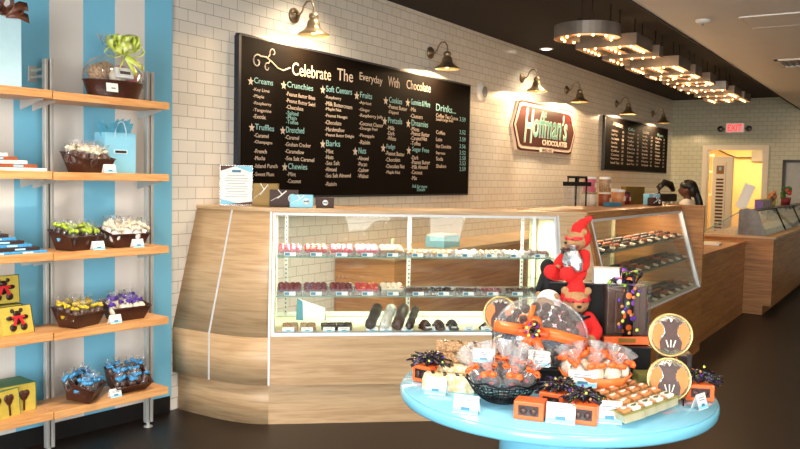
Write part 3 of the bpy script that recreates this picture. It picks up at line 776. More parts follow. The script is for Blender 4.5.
# case interior
b = B(); b.box((.97, .36, .585), (1.93, .56, .02)); obj('case_deck', b, 'cream', C1)
b = B()
for x in (gx0-.012, gx1+.014): b.poly([(.03, .6), (.63, .6), (.63, 1.34), (.22, 1.34)], .015, 0, basis((x, 0, 0), (0, 1, 0), (0, 0, 1)))
obj('case_side', b, 'cream', C1)
b = B()
for x in (.03, .97, 1.89): b.box((x, .6, .97), (.025, .025, .74))
b.box((.97, .62, 1.345), (1.9, .03, .03)); b.box((.97, .62, .615), (1.9, .03, .03)); obj('rear_frame', b, 'alu', C1)
b = B()
for x in (.10, .97, 1.80):
    b.box((x, .585, .97), (.022, .008, .72), 0)
    for z in [k*.03+.64 for k in range(23)]: b.box((x, .580, z), (.008, .004, .012), 1)
obj('shelf_standard', b, ['chrome', 'black'], C1)
b = B(); b.box((.5, .63, .97), (.9, .005, .70)); b.box((1.43, .612, .97), (.9, .005, .70)); obj('rear_sliding_glass', b, 'glass', C1)
SH = (1.070, .822)
for z in SH:
    b = B(); y0 = lean(z)+.03; b.box((.97, (y0+.57)/2, z-.004), (1.86, .57-y0, .008), 0); b.box((.97, y0-.001, z-.004), (1.86, .003, .0085), 1); obj('glass_shelf', b, ['glass_shelf', 'glass_edge'], C1)
b = B(); b.box((.97, .35, ZT-.028), (1.7, .03, .012)); obj('case_light', b, 'downlight', C1)

def c1w(x, y, z):
    return Vector(CO) + Matrix.Rotation(CRZ, 4, 'Z') @ Vector((x, y, z))
# trays
def make_tray(w, d, h, m='clear'):
    t = thing('clear_candy_tray', 'tray', 'candy tray', (0, 0, 0), 0)
    b = B(); th = .002
    for c, s in (((0, 0, th/2), (w, d, th)), ((-w/2, 0, h/2), (th, d, h)), ((w/2, 0, h/2), (th, d, h)), ((0, -d/2, h*.35), (w, th, h*.7)), ((0, d/2, h/2), (w, th, h))): b.box(c, s)
    obj('tray_body', b, m, t)
    b = B(); b.box((.0, -d/2-.004, .012), (w*.46, .002, .024), 0, (-.15, 0, 0)); b.box((-w*.11, -d/2-.0055, .012), (w*.2, .001, .018), 1, (-.15, 0, 0)); obj('price_tag', b, ['white', 'cardnavy'], t)
    return t
def candy_mesh(kind, m, m2=None):
    b = B()
    if kind == 'ball':
        b.ball((0, 0, .016), (.018, .018, .016), 0, 2)
        if m2: b.ball((.0, -.006, .024), (.011, .01, .008), 1, 1)
    elif kind == 'cluster':
        for k in range(4): b.ball((random.uniform(-.012, .012), random.uniform(-.01, .01), .01+random.uniform(0, .008)), random.uniform(.009, .014), 0, 1)
    elif kind == 'square':
        b.box((0, 0, .012), (.044, .044, .024), 0, None, .005)
    return b, [m]+([m2] if m2 else [])
C_used = {}
def candy(key, kind, m, m2, loc, label, group, sc=1.):
    if key not in C_used:
        b, ms = candy_mesh(kind, m, m2)
        o = obj('chocolate_candy', b, ms); tag(o, label, 'candy', group); o.location = loc; o.rotation_euler = (0, 0, random.uniform(0, 6)); o.scale = (sc,)*3
        C_used[key] = o; return o
    return dup(C_used[key], loc, random.uniform(0, 6), label, group, None, (sc,)*3)
tray_used = []
def put_tray(key, loc, rz, label, w, d, h):
    k = (round(w, 3), round(d, 3), round(h, 3))
    for kk, t in tray_used:
        if kk == k: return dup(t, loc, rz, label)
    t = make_tray(w, d, h); t.location = loc; t.rotation_euler = (0, 0, rz); t['label'] = label; tray_used.append((k, t)); return t
rows1 = [  # shelf z, list of (kind, m, m2, colour word)
 (SH[0], [('ball', 'pink', 'red', 'red and pink'), ('ball', 'red', 'yellow', 'red and yellow'), ('ball', 'red', 'cream_candy', 'red and cream'), ('ball', 'pink', 'pink', 'pink'), ('ball', 'beige', 'cream_candy', 'beige iced'),
          ('cluster', 'beige', None, 'nut brittle'), ('cluster', 'beige', None, 'nut brittle'), ('cluster', 'cream_candy', None, 'pale cluster'), ('cluster', 'beige', None, 'tan cluster'), ('cluster', 'cream_candy', None, 'pale nut cluster'), ('cluster', 'choc', None, 'brown cluster')]),
 (SH[1], [('ball', 'winered', 'choc', 'wine and brown'), ('ball', 'winered', 'teal', 'wine and teal'), ('ball', 'winered', 'dchoc', 'dark cherry'), ('ball', 'red', 'yellow', 'red and gold'), ('ball', 'cream_candy', 'red', 'red and white'),
          ('cluster', 'choc', None, 'milk chocolate cluster'), ('cluster', 'dchoc', None, 'dark chocolate cluster'), ('cluster', 'choc', None, 'nutty brown cluster'), ('cluster', 'winered', None, 'cherry cluster'), ('cluster', 'choc', None, 'milk chocolate cluster'), ('cluster', 'dchoc', None, 'dark cluster')]),
]
TW = .168
for r, (z, lst) in enumerate(rows1):
    y0 = lean(z)+.03+.012
    for i, (kind, m, m2, word) in enumerate(lst):
        x = gx0+.012+TW*(i+.5); h = .055 if i < 5 else .04; d = .16
        p = c1w(x, y0+d/2+.004, z+.001)
        put_tray('t', p, CRZ, '%s candy tray, %s on the %s shelf of front case' % (word, nth(i), ['upper', 'lower'][r]), TW-.008, d, h)
        for a in range(4):
            for c in range(3 if i < 5 else 2):
                cx = x + (a-1.5)*.036; cy = y0+.03+c*.042
                lift = .004+ (.012 if i < 5 else .004) + c*.009
                candy('%s%s%s' % (kind, m, m2), kind, m, m2, c1w(cx, cy, z+lift), '%s candy, %s tray, %s shelf of the front case' % (word, ORD[i] if i else 'leftmost', ['upper', 'lower'][r]), 'candies in the trays of the front case', 1.25 if i < 5 else 1.1)
# deck row: squares, logs, twists
zd = .597
def deckitem(name, label, cat, x, b, ms, y=.13, rz=0., group=None):
    o = obj(name, b, ms); tag(o, label, cat, group); o.location = c1w(x, y, zd); o.rotation_euler = (0, 0, CRZ+rz); return o
for i, x in enumerate((.135, .245, .385, .485)):
    for k in range(3):
        for j in range(2):
            m = 'beige' if i < 2 else 'dchoc'
            candy('sq'+m, 'square', m, None, c1w(x-.024+.048*j, .10+.05*k, zd+.001+.004*k), '%s square slice, %s group on the front case floor' % ('tan' if i < 2 else 'dark', ['far left', 'second left', 'third', 'fourth'][i]), 'square slices on the case floor', 1.)
logs = [(.655, 'dchoc', 'thick dark chocolate log with price card before it', .036), (.75, 'speck', 'white log speckled with brown on the case floor', .034), (.835, 'choc', 'brown nut log on the case floor', .036), (.915, 'dchoc', 'slim dark log beside the rope twists', .026)]
for x, m, lab, r in logs:
    b = B(); pts = [(0, -.05+.02*k, r*.75+.10*k/12) for k in range(13)]
    b.tube(pts, [r*.55]+[r+random.uniform(-.003, .003) for _ in range(11)]+[r*.6], 0, 14)
    deckitem('chocolate_log', lab, 'chocolate log', x, b, m, .10, -.35)
def rope(x, r, seed):
    random.seed(seed); b = B()
    for s in range(3):
        pts = [(-.035+.07*k/14+.0, .0+.022*math.sin(k*.9+s*2.1), .022+.03*math.sin(k/14*PI)+.012*math.cos(k*.9+s*2.1)) for k in range(15)]
        b.tube(pts, .009, 0, 7)
    b.tube([(.03*math.cos(a), .03*math.sin(a)-.02, .012) for a in [2*PI*i/12 for i in range(12)]], .009, 0, 6, True)
    return b
for i, x in enumerate((1.01, 1.10, 1.19)):
    deckitem('chocolate_twist', 'dark chocolate coated pretzel twist, %s of three on the case floor' % ['leftmost', 'middle', 'rightmost'][i], 'chocolate twist', x, rope(x, .01, i), 'choc' if i < 2 else 'dchoc', .09, .5)
for i, x in enumerate((1.40, 1.47, 1.54)):
    b = B(); b.tube([(0, -.03, .014), (0, .05, .03)], .013, 0, 10); b.tube([(.0, .05, .03), (0, .07, .034)], .011, 1, 10)
    deckitem('dipped_rod', 'chocolate dipped rod at the right end of the case floor, %s of three' % ['leftmost', 'middle', 'rightmost'][i], 'dipped rod', x, b, ['dchoc', 'cream_candy'], .1, -.6)
for i, x in enumerate((.12, .24, .38, .476, .66, .75, .89, 1.05, 1.18, 1.30, 1.42)):
    card_prop('price_tag', 'small price tag on the case floor, %s in the row' % nth(i), 'price tag', c1w(x, .052, zd), CRZ, .075, .03, .5)
b = B(); b.cap = False
# small items behind the glass on the left of the deck
t = thing('folded_paper_bag', 'folded white and blue paper bag on the case floor at far left', 'paper bag', c1w(.27, .45, zd), CRZ-.3)
b = B(); b.face([(-.1, 0, 0), (.1, 0, 0), (.1, .02, .09), (.02, .03, .11), (-.1, .02, .15)]); b.face([(-.1, .05, 0), (-.1, .02, .15), (.02, .03, .11), (.1, .02, .09), (.1, .05, 0)]); obj('bag_body', b, 'white', t)
b = B(); b.face([(-.101, -.002, 0), (-.05, -.002, 0), (-.06, .016, .13), (-.101, .018, .15)]); obj('blue_print', b, 'cardnavy', t)

# things on top of the front counter
t = thing('sign_holder', 'white price list in a clear upright stand at the left end of the counter', 'sign holder', (4.06, 3.93, ZT+.001), CRZ+.12)
b = B(); b.box((0, 0, .005), (.22, .07, .008)); b.box((0, .004, .14), (.222, .003, .272), 0); obj('acrylic_stand', b, 'clear', t)
b = B(); b.box((0, -.002, .14), (.212, .002, .262), 0)
b.face([(-.106, -.0035, .271), (.0, -.0035, .271), (-.106, -.0035, .235)], 1); b.face([(-.02, -.0036, .271), (.106, -.0036, .271), (.106, -.0036, .225)], 2)
b.face([(-.106, -.0035, .009), (.06, -.0035, .009), (-.106, -.0035, .045)], 2); b.face([(-.06, -.0036, .009), (.106, -.0036, .009), (.106, -.0036, .03)], 1)
b.box((.0, -.0035, .235), (.06, .001, .016), 3)
for k in range(9): b.box((0, -.0035, .205-.018*k), (.15 if k % 3 else .12, .001, .003), 4)
obj('printed_sheet', b, ['white', 'inkbrown', 'cardblue', 'cardnavy', 'inkgrey'], t)
def gift_box(name, label, loc, rz, d, m, ribbon=None, seal=None, sealcol='white'):
    t = thing(name, label, 'gift box', loc, rz)
    b = B(); b.box((0, 0, d[2]/2), d, 0, None, .003); obj('box_body', b, m, t)
    if ribbon:
        b = B(); y = -d[1]/2-.001
        b.strip([(-d[0]*.2, y, d[2]), (-d[0]*.05, y-.001, d[2]*.72), (-d[0]*.45, y, d[2]*.35)], .008, 0, .001, (.5, 0, 1)); b.strip([(-d[0]*.22, y-.001, d[2]*.5), (d[0]*.1, y-.002, d[2]*.95)], .008, 0, .001, (-.6, 0, 1)); obj('ribbon', b, ribbon, t)
    if seal:
        b = B(); bs = basis((seal, -d[1]/2-.002, d[2]*.5), (1, 0, 0), (0, 0, 1)); b.lathe([(.0001, -.001), (d[2]*.27, -.001), (d[2]*.27, .001), (.0001, .001)], seg=20, basis=bs, m=0); b.box((seal, -d[1]/2-.0045, d[2]*.5), (d[2]*.4, .001, d[2]*.14), 1); obj('round_seal', b, [sealcol, 'cardnavy'], t)
    return t
gift_box('gift_box', 'tall gold gift box with white ribbon beside the price list', (4.215, 3.80, ZT+.001), CRZ-.06, (.17, .1, .155), 'goldcard', 'white')
gift_box('gift_box', 'brown gift box with white ribbon in front of the gold box', (4.235, 3.655, ZT+.001), CRZ-.05, (.19, .08, .115), 'browncard', 'white', .06)
gift_box('gift_box', 'light blue box with a round seal on the counter top', (4.25, 3.515, ZT+.001), CRZ+.03, (.155, .08, .085), 'paperblue', 'white', .03)
gift_box('gift_box', 'small brown box with white round seal, rightmost on the front counter', (4.36, 3.40, ZT+.001), CRZ, (.12, .07, .07), 'browncard', None, .001)

# ================================================================== SECOND DISPLAY COUNTER
C2 = thing('display_counter', 'second oak display counter with slanted glass case of dark chocolates', 'display counter', (5.40, 1.72, 0), 0)
X1 = 8.0-5.40; 
def ln2(z): return LEAN*(z-.6)/(ZT-.6) if z > .6 else 0
b = B(); b.box(((X1-.1)/2, .01, .31), (X1+.1, .02, .62)); obj('lower_panel', b, 'oak_warm', C2)
b = B()
def slq(b, x0, x1, z0, z1, t=.02, dy=0, x0t=None, m=0):
    x0t = x0 if x0t is None else x0t
    P = [(x0, ln2(z0)+dy, z0), (x1, ln2(z0)+dy, z0), (x1, ln2(z1)+dy, z1), (x0t, ln2(z1)+dy, z1)]; Q = [(p[0], p[1]+t, p[2]) for p in P]
    b.face(P, m); b.face(Q[::-1], m)
    for i in range(4): j = (i+1) % 4; b.face([P[i], Q[i], Q[j], P[j]], m)
slq(b, -.02, X1, 1.325, ZT-.02); slq(b, -.09, .06, .62, 1.325, .02, 0, -.01); obj('front_rail', b, 'oak_warm', C2)
b = B(); slq(b, .06, X1-.06, 1.315, 1.333, .02, -.004); slq(b, .06, X1-.06, .618, .634, .02, -.004); slq(b, .05, .066, .634, 1.315, .02, -.004); obj('glass_frame', b, 'alu', C2)
b = B(); slq(b, X1-.065, X1-.012, .62, 1.33, .03, -.012); obj('metal_end_rail', b, 'chrome', C2)
b = B(); slq(b, .07, X1-.06, .634, 1.315, .006, .006); obj('front_glass', b, 'glass', C2)
b = B(); b.poly([(-.0, LEAN-.01), (X1, LEAN-.01), (X1, .80), (.13, .80), (-.02, .45)], .022, 0, Matrix.Translation((0, 0, ZT-.02))); obj('counter_top', b, 'oak_warm', C2)
b = B(); b.box((X1+.02, .42, .695), (.04, .84, 1.39)); obj('end_panel', b, 'oak_warm', C2)
b = B(); b.box((X1/2, .42, .622), (X1-.04, .76, .016)); obj('case_deck', b, 'cream', C2)
b = B()
for x in (.35, 1.3, 2.3): b.box((x, .77, 1.0), (.04, .02, .74))
b.box((X1/2, .78, 1.33), (X1-.2, .03, .03)); obj('rear_frame', b, 'cream', C2)
b = B(); b.box((X1/2+.1, .785, .98), (X1-.4, .005, .68)); obj('rear_sliding_glass', b, 'glass', C2)
b = B(); b.box((X1/2+.1, .4, ZT-.028), (X1-.4, .03, .012)); obj('case_light', b, 'bulb_lamp', C2)
for z in (1.085, .885):
    b = B(); b.box((X1/2+.03, (ln2(z)+.03+.72)/2, z-.004), (X1-.14, .72-ln2(z)-.03, .008), 0); b.box((X1/2+.03, ln2(z)+.028, z-.004), (X1-.14, .003, .009), 1); obj('glass_shelf', b, ['glass_shelf', 'glass_edge'], C2)
REST = B()
for r, z in enumerate((1.086, .886, .632)):
    for i in range(10):
        x = 5.40+.24+.245*i; y = 1.72+ln2(z)+.05
        t = None
        lab = 'dark chocolate tray, %s, %s of the second case' % (nth(i), ['upper shelf', 'lower shelf', 'floor'][r])
        if r == 0 and i == 0:
            t = D0 = thing('chocolate_tray', lab, 'chocolate tray', (x, y, z), 0)
            b = B()
            for c, s in (((0, .14, .002), (.225, .26, .004)), ((-.112, .14, .012), (.002, .26, .024)), ((.112, .14, .012), (.002, .26, .024)), ((0, .27, .012), (.225, .002, .024))): b.box(c, s)
            obj('tray_body', b, 'browncard', t)
            b = B(); b.tube([(0, 0, .014), (0, -.003, .030)], [.019, .024], 0, 12); obj('paper_cup_tag', b, 'cream_candy', t)
        else: dup(D0, (x, y, z), 0, lab)
        for a in range(3):
            for c in range(3):
                key = ['c2a', 'c2b', 'c2c'][(i+r) % 3]
                mm = ['choc', 'dchoc', 'rustcard'][(i+r) % 3]
                if c == 0 and i % 2 == 0 and r < 2: candy(key, ['square', 'ball', 'cluster'][(i+r) % 3], mm, None, (x+(a-1)*.06, y+.05+c*.07, z+.005+.008*c), 'front chocolate in the %s tray, %s of the second case' % (ORD[i] if i else 'leftmost', ['upper shelf', 'lower shelf', 'floor'][r]), 'chocolates in the second case', 1.25)
                else: REST.ball((x+(a-1)*.06, y+.05+c*.07, z+.022+.008*c), (.026, .026, .018), ['choc', 'dchoc', 'rustcard'].index(mm), 1)
o = obj('chocolate_candies', REST, ['choc', 'dchoc', 'rustcard']); o['label'] = 'remaining assorted chocolates piled in the dark trays of the second case'; o['category'] = 'candy'; o['kind'] = 'stuff'
# items standing on the second counter
zt = ZT+.003
t = thing('coffee_dispenser', 'twin clear dispenser with black frame on the second counter', 'dispenser', (6.50, 2.42, zt), -.5)
for s_ in (-.055, .055):
    b = B(); b.box((s_, 0, .09), (.09, .1, .17), 0, None, .006); obj('clear_canister', b, 'clear', t)
    b = B(); b.box((s_, -.052, .09), (.014, .004, .17), 0); obj('centre_band', b, 'black', t)
    b = B(); b.tube([(s_-.045, 0, .18), (s_-.042, 0, .245), (s_+.042, 0, .245), (s_+.045, 0, .18)], .013, 0, 8); b.box((s_, 0, .188), (.105, .11, .035), 0, None, .003); obj('carry_handle', b, 'black', t)
def jar(label, loc, r, h, m, lid='white', rz=0):
    t = thing('canister', label, 'canister', loc, rz)
    b = B(); b.lathe([(r, 0), (r, h*.86), (r*.96, h*.88)], (0, 0, 0), 18); obj('canister_body', b, m, t)
    b = B(); b.lathe([(r*1.03, h*.86), (r*1.03, h), (r*.9, h*1.02)], (0, 0, 0), 18); obj('lid', b, lid, t)
    b = B(); b.box((0, -r-.001, h*.45), (r*.9, .003, h*.3)); obj('paper_label', b, 'cream_candy', t); return t
jar('pink canister stacked at the left of the group', (6.86, 2.44, zt+.12), .055, .13, 'pink')
jar('low pale canister beneath the pink one', (6.86, 2.44, zt), .062, .118, 'cream_candy', 'beige')
jar('tan striped canister beside the pink canister', (7.03, 2.36, zt+.12), .05, .13, 'beige')
jar('brown low canister beneath the tan one', (7.03, 2.36, zt), .055, .118, 'rustcard', 'cream_candy')
jar('white lidded jar with orange contents', (7.22, 2.30, zt), .06, .14, 'treat_orange')
jar('small clear jar of yellow candies', (7.36, 2.40, zt), .045, .15, 'yellow', 'cream_candy')
jar('dark red jar next to the gold gift box', (7.68, 2.37, zt), .04, .12, 'winered', 'dchoc')
gift_box('gift_box', 'small blue and cream box lying before the canisters', (6.88, 2.24, zt), -.4, (.15, .07, .035), 'cardnavy', None)
gift_box('gift_box', 'large shallow gold gift box with ribbon on the second counter', (7.86, 2.36, zt), -.15, (.40, .06, .17), 'goldcard', None)
gift_box('gift_box', 'light blue box in front of the large gold box', (7.80, 2.16, zt), -.2, (.22, .06, .105), 'paperblue', 'white')
gift_box('gift_box', 'brown box with white round seal in front of the blue box', (7.58, 2.07, zt), -.2, (.17, .06, .075), 'browncard', 'white', .03)
# person standing behind
CHALK = [('w', 'Celebrate', 4.867, 2.368, 0.489, 0.099), ('w', 'The', 5.44, 2.392, 0.223, 0.099), ('w', 'Everyday', 5.76, 2.411, 0.353, 0.085), ('w', 'With', 6.205, 2.423, 0.191, 0.09), ('w', 'Chocolate', 6.52, 2.432, 0.441, 0.084), ('c', 'Creams', 4.444, 2.261, 0.205, 0.043), ('w', '*', 4.387, 2.237, 0.041, 0.064), ('w', '-Key Lime', 4.434, 2.198, 0.175, 0.03), ('w', '-Maple', 4.435, 2.151, 0.117, 0.03), ('w', '-Raspberry', 4.436, 2.101, 0.195, 0.029), ('w', '-Tangerine', 4.436, 2.05, 0.196, 0.03), ('w', '-Exotic', 4.437, 2.006, 0.136, 0.03), ('c', 'Truffles', 4.459, 1.925, 0.207, 0.043), ('w', '*', 4.402, 1.903, 0.041, 0.065), ('w', '-Caramel', 4.45, 1.869, 0.156, 0.03), ('w', '-Champagne', 4.45, 1.818, 0.197, 0.03), ('w', '-French', 4.451, 1.752, 0.137, 0.03), ('w', '-Mocha', 4.452, 1.701, 0.118, 0.03), ('w', '-Island Punch', 4.453, 1.643, 0.257, 0.03), ('w', '-Sweet Plum', 4.454, 1.584, 0.217, 0.03), ('c', 'Crunchies', 4.81, 2.27, 0.315, 0.045), ('w', '*', 4.747, 2.244, 0.045, 0.068), ('w', '-Peanut Butter Bites', 4.799, 2.204, 0.353, 0.031), ('w', '-Peanut Butter Swirl', 4.8, 2.154, 0.353, 0.031), ('w', '-Chocolate', 4.801, 2.105, 0.205, 0.031), ('c', '-Salted', 4.802, 2.059, 0.144, 0.031), ('c', '-Plain', 4.803, 2.025, 0.123, 0.031), ('c', '-Toffee', 4.803, 1.991, 0.144, 0.031), ('c', 'Drenched', 4.805, 1.922, 0.215, 0.046), ('w', '*', 4.741, 1.9, 0.046, 0.068), ('w', '-Caramel', 4.794, 1.872, 0.164, 0.031), ('w', '-Graham Cracker', 4.795, 1.818, 0.311, 0.031), ('w', '-Caramellow', 4.796, 1.765, 0.227, 0.031), ('w', '-Sea Salt Caramel', 4.797, 1.711, 0.354, 0.031), ('c', 'Chewies', 4.833, 1.643, 0.231, 0.046), ('w', '*', 4.769, 1.623, 0.046, 0.068), ('w', '-Mint', 4.822, 1.588, 0.104, 0.032), ('w', '-Coconut', 4.824, 1.534, 0.165, 0.032), ('c', 'Soft Centers', 5.294, 2.283, 0.358, 0.049), ('w', '*', 5.223, 2.256, 0.051, 0.072), ('w', '-Raspberry', 5.282, 2.221, 0.219, 0.033), ('w', '-Milk Buttercream', 5.284, 2.172, 0.374, 0.034), ('w', '-Maple Nut', 5.285, 2.124, 0.218, 0.033), ('w', '-Peanut Nougat', 5.286, 2.071, 0.307, 0.033), ('w', '-Chocolate', 5.287, 2.018, 0.219, 0.034), ('w', '-Marshmallow', 5.289, 1.962, 0.263, 0.033), ('w', '-Peanut Butter Delight', 5.29, 1.913, 0.403, 0.033), ('c', 'Barks', 5.305, 1.84, 0.19, 0.049), ('w', '*', 5.233, 1.817, 0.052, 0.073), ('w', '-Mint', 5.293, 1.782, 0.111, 0.034), ('w', '-Nuts', 5.294, 1.733, 0.111, 0.034), ('w', '-Sea Salt', 5.296, 1.684, 0.197, 0.034), ('w', '-Almond', 5.297, 1.635, 0.154, 0.034), ('w', '-Sea Salt Almond', 5.298, 1.582, 0.355, 0.033), ('w', '-Raisin', 5.3, 1.512, 0.154, 0.034), ('c', 'Fruits', 5.772, 2.279, 0.181, 0.051), ('w', '*', 5.691, 2.25, 0.058, 0.077), ('w', '-Apricot', 5.759, 2.217, 0.185, 0.035), ('w', '-Ginger', 5.76, 2.157, 0.163, 0.035), ('w', '-Raspberry Jelly', 5.762, 2.105, 0.372, 0.036), ('w', '-Coconut Cluster', 5.764, 2.041, 0.372, 0.035), ('w', '-Orange Peel', 5.765, 1.994, 0.279, 0.035), ('w', '-Pineapple', 5.767, 1.933, 0.232, 0.036), ('w', '-Raisin', 5.769, 1.877, 0.163, 0.036), ('c', 'Nuts', 5.764, 1.795, 0.112, 0.052), ('w', '*', 5.683, 1.771, 0.058, 0.077), ('w', '-Almond', 5.751, 1.738, 0.163, 0.035), ('w', '-Pecan', 5.752, 1.686, 0.141, 0.036), ('w', '-Cashew', 5.754, 1.634, 0.164, 0.036), ('w', '-Walnut', 5.755, 1.582, 0.164, 0.036), ('c', 'Cookies', 6.227, 2.276, 0.219, 0.054), ('w', '*', 6.138, 2.245, 0.064, 0.081), ('w', '-Peanut Butter', 6.212, 2.224, 0.324, 0.037), ('w', '-Dipped', 6.214, 2.17, 0.172, 0.037), ('c', 'Pretzels', 6.217, 2.089, 0.236, 0.054), ('w', '*', 6.128, 2.06, 0.064, 0.081), ('w', '-Milk', 6.203, 2.028, 0.125, 0.037), ('w', '-Dark', 6.205, 1.978, 0.125, 0.038), ('w', '-White', 6.206, 1.933, 0.149, 0.037), ('c', 'Fudge', 6.201, 1.842, 0.141, 0.055), ('w', '*', 6.112, 1.816, 0.064, 0.081), ('w', '-Peanut Butter', 6.186, 1.796, 0.323, 0.037), ('w', '-Chocolate', 6.188, 1.737, 0.245, 0.037), ('w', '-Chocolate Nut', 6.19, 1.678, 0.323, 0.037), ('w', '-Maple Nut', 6.192, 1.618, 0.245, 0.038), ('c', 'Gummies & More', 6.606, 2.29, 0.353, 0.056), ('w', '*', 6.51, 2.258, 0.069, 0.084), ('w', '-Mix', 6.591, 2.227, 0.107, 0.038), ('w', '-Clusters', 6.593, 2.165, 0.23, 0.039), ('c', 'Dreamies', 6.623, 2.092, 0.306, 0.057), ('w', '*', 6.526, 2.062, 0.07, 0.085), ('w', '-Mints', 6.607, 2.043, 0.156, 0.039), ('w', '-Peanut Butter', 6.609, 2.0, 0.354, 0.039), ('w', '-Caramel Nut', 6.611, 1.953, 0.305, 0.039), ('w', '-Toffee', 6.613, 1.905, 0.181, 0.039), ('c', 'Sugar Free', 6.643, 1.836, 0.317, 0.057), ('w', '*', 6.545, 1.808, 0.07, 0.085), ('w', '-Dark', 6.627, 1.768, 0.133, 0.039), ('w', '-Peanut Butter', 6.629, 1.725, 0.356, 0.039), ('w', '-Milk Almond', 6.631, 1.677, 0.307, 0.039), ('w', '-Coconut', 6.633, 1.629, 0.207, 0.039), ('w', '-Mix', 6.635, 1.572, 0.108, 0.039), ('c', 'Ask for more', 6.656, 1.498, 0.282, 0.033), ('c', 'Details', 6.75, 1.464, 0.151, 0.033), ('c', 'Drinks...', 7.08, 2.271, 0.412, 0.069), ('w', 'Coffee Tea Cocoa', 7.083, 2.207, 0.457, 0.038), ('w', 'Small Large Iced', 7.085, 2.162, 0.349, 0.038), ('w', 'Coffee', 7.091, 2.038, 0.182, 0.038), ('w', 'Latte', 7.094, 1.968, 0.121, 0.038), ('w', 'Hot Chocolate', 7.098, 1.898, 0.307, 0.038), ('w', 'Espresso', 7.101, 1.828, 0.182, 0.038), ('w', 'Soda', 7.103, 1.773, 0.141, 0.038), ('w', 'Shakes', 7.107, 1.698, 0.203, 0.038), ('c', '3.59', 7.576, 2.199, 0.132, 0.044), ('c', '3.52', 7.583, 2.063, 0.132, 0.044), ('c', '3.59', 7.587, 1.99, 0.132, 0.044), ('c', '3.56', 7.59, 1.916, 0.133, 0.044), ('c', '3.52', 7.594, 1.848, 0.133, 0.044), ('c', '3.58', 7.597, 1.79, 0.133, 0.044), ('c', '3.53', 7.6, 1.737, 0.133, 0.044), ('c', '3.59', 7.603, 1.674, 0.133, 0.044)]
# ================================================================== BACK COUNTER ALONG THE BRICK WALL
t = thing('back_counter', 'wooden work counter along the brick wall, seen through the front case glass', 'counter', (5.5, W-.33, 0))
b = B(); b.box((2.0, .02, .46), (4.0, .60, .92)); obj('cabinet_body', b, 'oak_warm', t)
b = B(); b.box((2.0, .01, .94), (4.04, .62, .035)); obj('worktop', b, 'oak', t)
t = thing('tape_dispenser', 'black tape dispenser on the work counter behind the case', 'tape dispenser', (5.75, 3.75, .958), .4)
b = B(); b.box((0, 0, .03), (.16, .06, .06), 0, None, .01); obj('body', b, 'black', t)
b = B(); b.lathe([(.02, -.012), (.045, -.012), (.045, .012), (.02, .012)], seg=18, basis=basis((0, 0, .075), (1, 0, 0), (0, 0, 1))); obj('tape_roll', b, 'cream', t)
t = thing('paper_stack', 'stack of blue gift bags on the work counter', 'paper stack', (6.6, 3.75, .958), 0)
b = B(); b.box((0, 0, .05), (.3, .2, .10), 0, None, .004); obj('stack_body', b, 'paperblue', t)
b = B(); b.box((0, 0, .11), (.28, .19, .018), 0, None, .004); obj('top_bag', b, 'white', t)

# ================================================================== CHALKBOARDS
def chalkboard(label, x0, x1, z0, z1, thick=.045):
    t = thing('chalkboard', label, 'chalkboard', (x0, W, z0))
    w, h = x1-x0, z1-z0
    b = B(); b.box((w/2, -thick/2-.002, h/2), (w, thick-.006, h)); obj('board', b, 'chalk_bg', t)
    b = B()
    for c, s in (((w/2, -thick/2, -.008), (w+.03, thick, .016)), ((w/2, -thick/2, h+.008), (w+.03, thick, .016)), ((-.012, -thick/2, h/2), (.024, thick, h)), ((w+.008, -thick/2, h/2), (.016, thick, h))): b.box(c, s)
    obj('frame', b, 'navy', t); return t
BX0, BZ0 = 4.31, 1.435
CB = chalkboard('long menu chalkboard headed Celebrate The Everyday With Chocolate', BX0, 7.795, BZ0, 2.585)
bw = B(); heads = []
random.seed(2)
for (c, s, x, z, w, h) in CHALK:
    tgt = bw if c == 'w' else B()
    if c != 'w': heads.append(tgt)
    if s == '*':
        pts = []
        cx, cz, r = x+w/2-BX0, z+h/2-BZ0, max(h, .05)*.52
        for k in range(10):
            a = PI/2+k*PI/5; q = r if k % 2 == 0 else r*.42; pts.append((cx+q*math.cos(a), -.0475, cz+q*math.sin(a)))
        tgt.face(pts[::-1]); continue
    mt = basis((x-BX0, -.046, z-BZ0), (1, 0, random.uniform(-.02, .02)), (0, 0, 1))
    add_text(tgt, s, mt, .1, .0006, 0, 0, 'LEFT', w, h, .0)
# swirl left of the title
def sw(cx, cz, r0, r1, a0, a1, n=22): return [(cx+(r0+(r1-r0)*i/n)*math.cos(a0+(a1-a0)*i/n), -.047, cz+(r0+(r1-r0)*i/n)*math.sin(a0+(a1-a0)*i/n)) for i in range(n+1)]
bw.tube(sw(.165, .985, .012, .055, 7.5, .9) + [(.26, -.047, 1.03), (.33, -.047, 1.00), (.39, -.047, .965), (.45, -.047, .955), (.53, -.047, .985)], .005, 0, 5)
bw.tube([(.27, -.047, 1.02)] + sw(.335, 1.07, .038, .01, 3.6, -1.5, 14), .004, 0, 5); bw.tube([(.30, -.047, 1.01)] + sw(.275, .955, .036, .01, 1.2, 6.4, 14), .004, 0, 5)
bo = [c for c in CB.children if c.name.startswith('board')][0]; obj('chalk_lettering', bw, 'chalk', bo); [obj('heading_lettering', h_, 'chalk_cyan', bo) for h_ in heads]
CB2 = chalkboard('smaller drinks chalkboard near the back corner', 12.25, 15.86, 1.78, 2.60)
bw, bc = B(), B(); random.seed(12)
words = ['Espresso', 'Latte', 'Cappuccino', 'Mocha', 'Hot Chocolate', 'Americano', 'Iced Tea', 'Milkshake', 'Smoothie', 'Coffee', 'Cocoa', 'Caramel', 'Vanilla', 'Float']
add_text(bw, 'SIGNATURE', basis((.35, -.046, .70), (1, 0, -.05), (0, 0, 1)), .08, .0006, 0, 0, 'LEFT', .5, .06)
hd1 = B(); add_text(hd1, 'Coffee', basis((1.15, -.046, .66), (1, 0, 0), (0, 0, 1)), .08, .0006, 0, 0, 'LEFT', .35, .05)
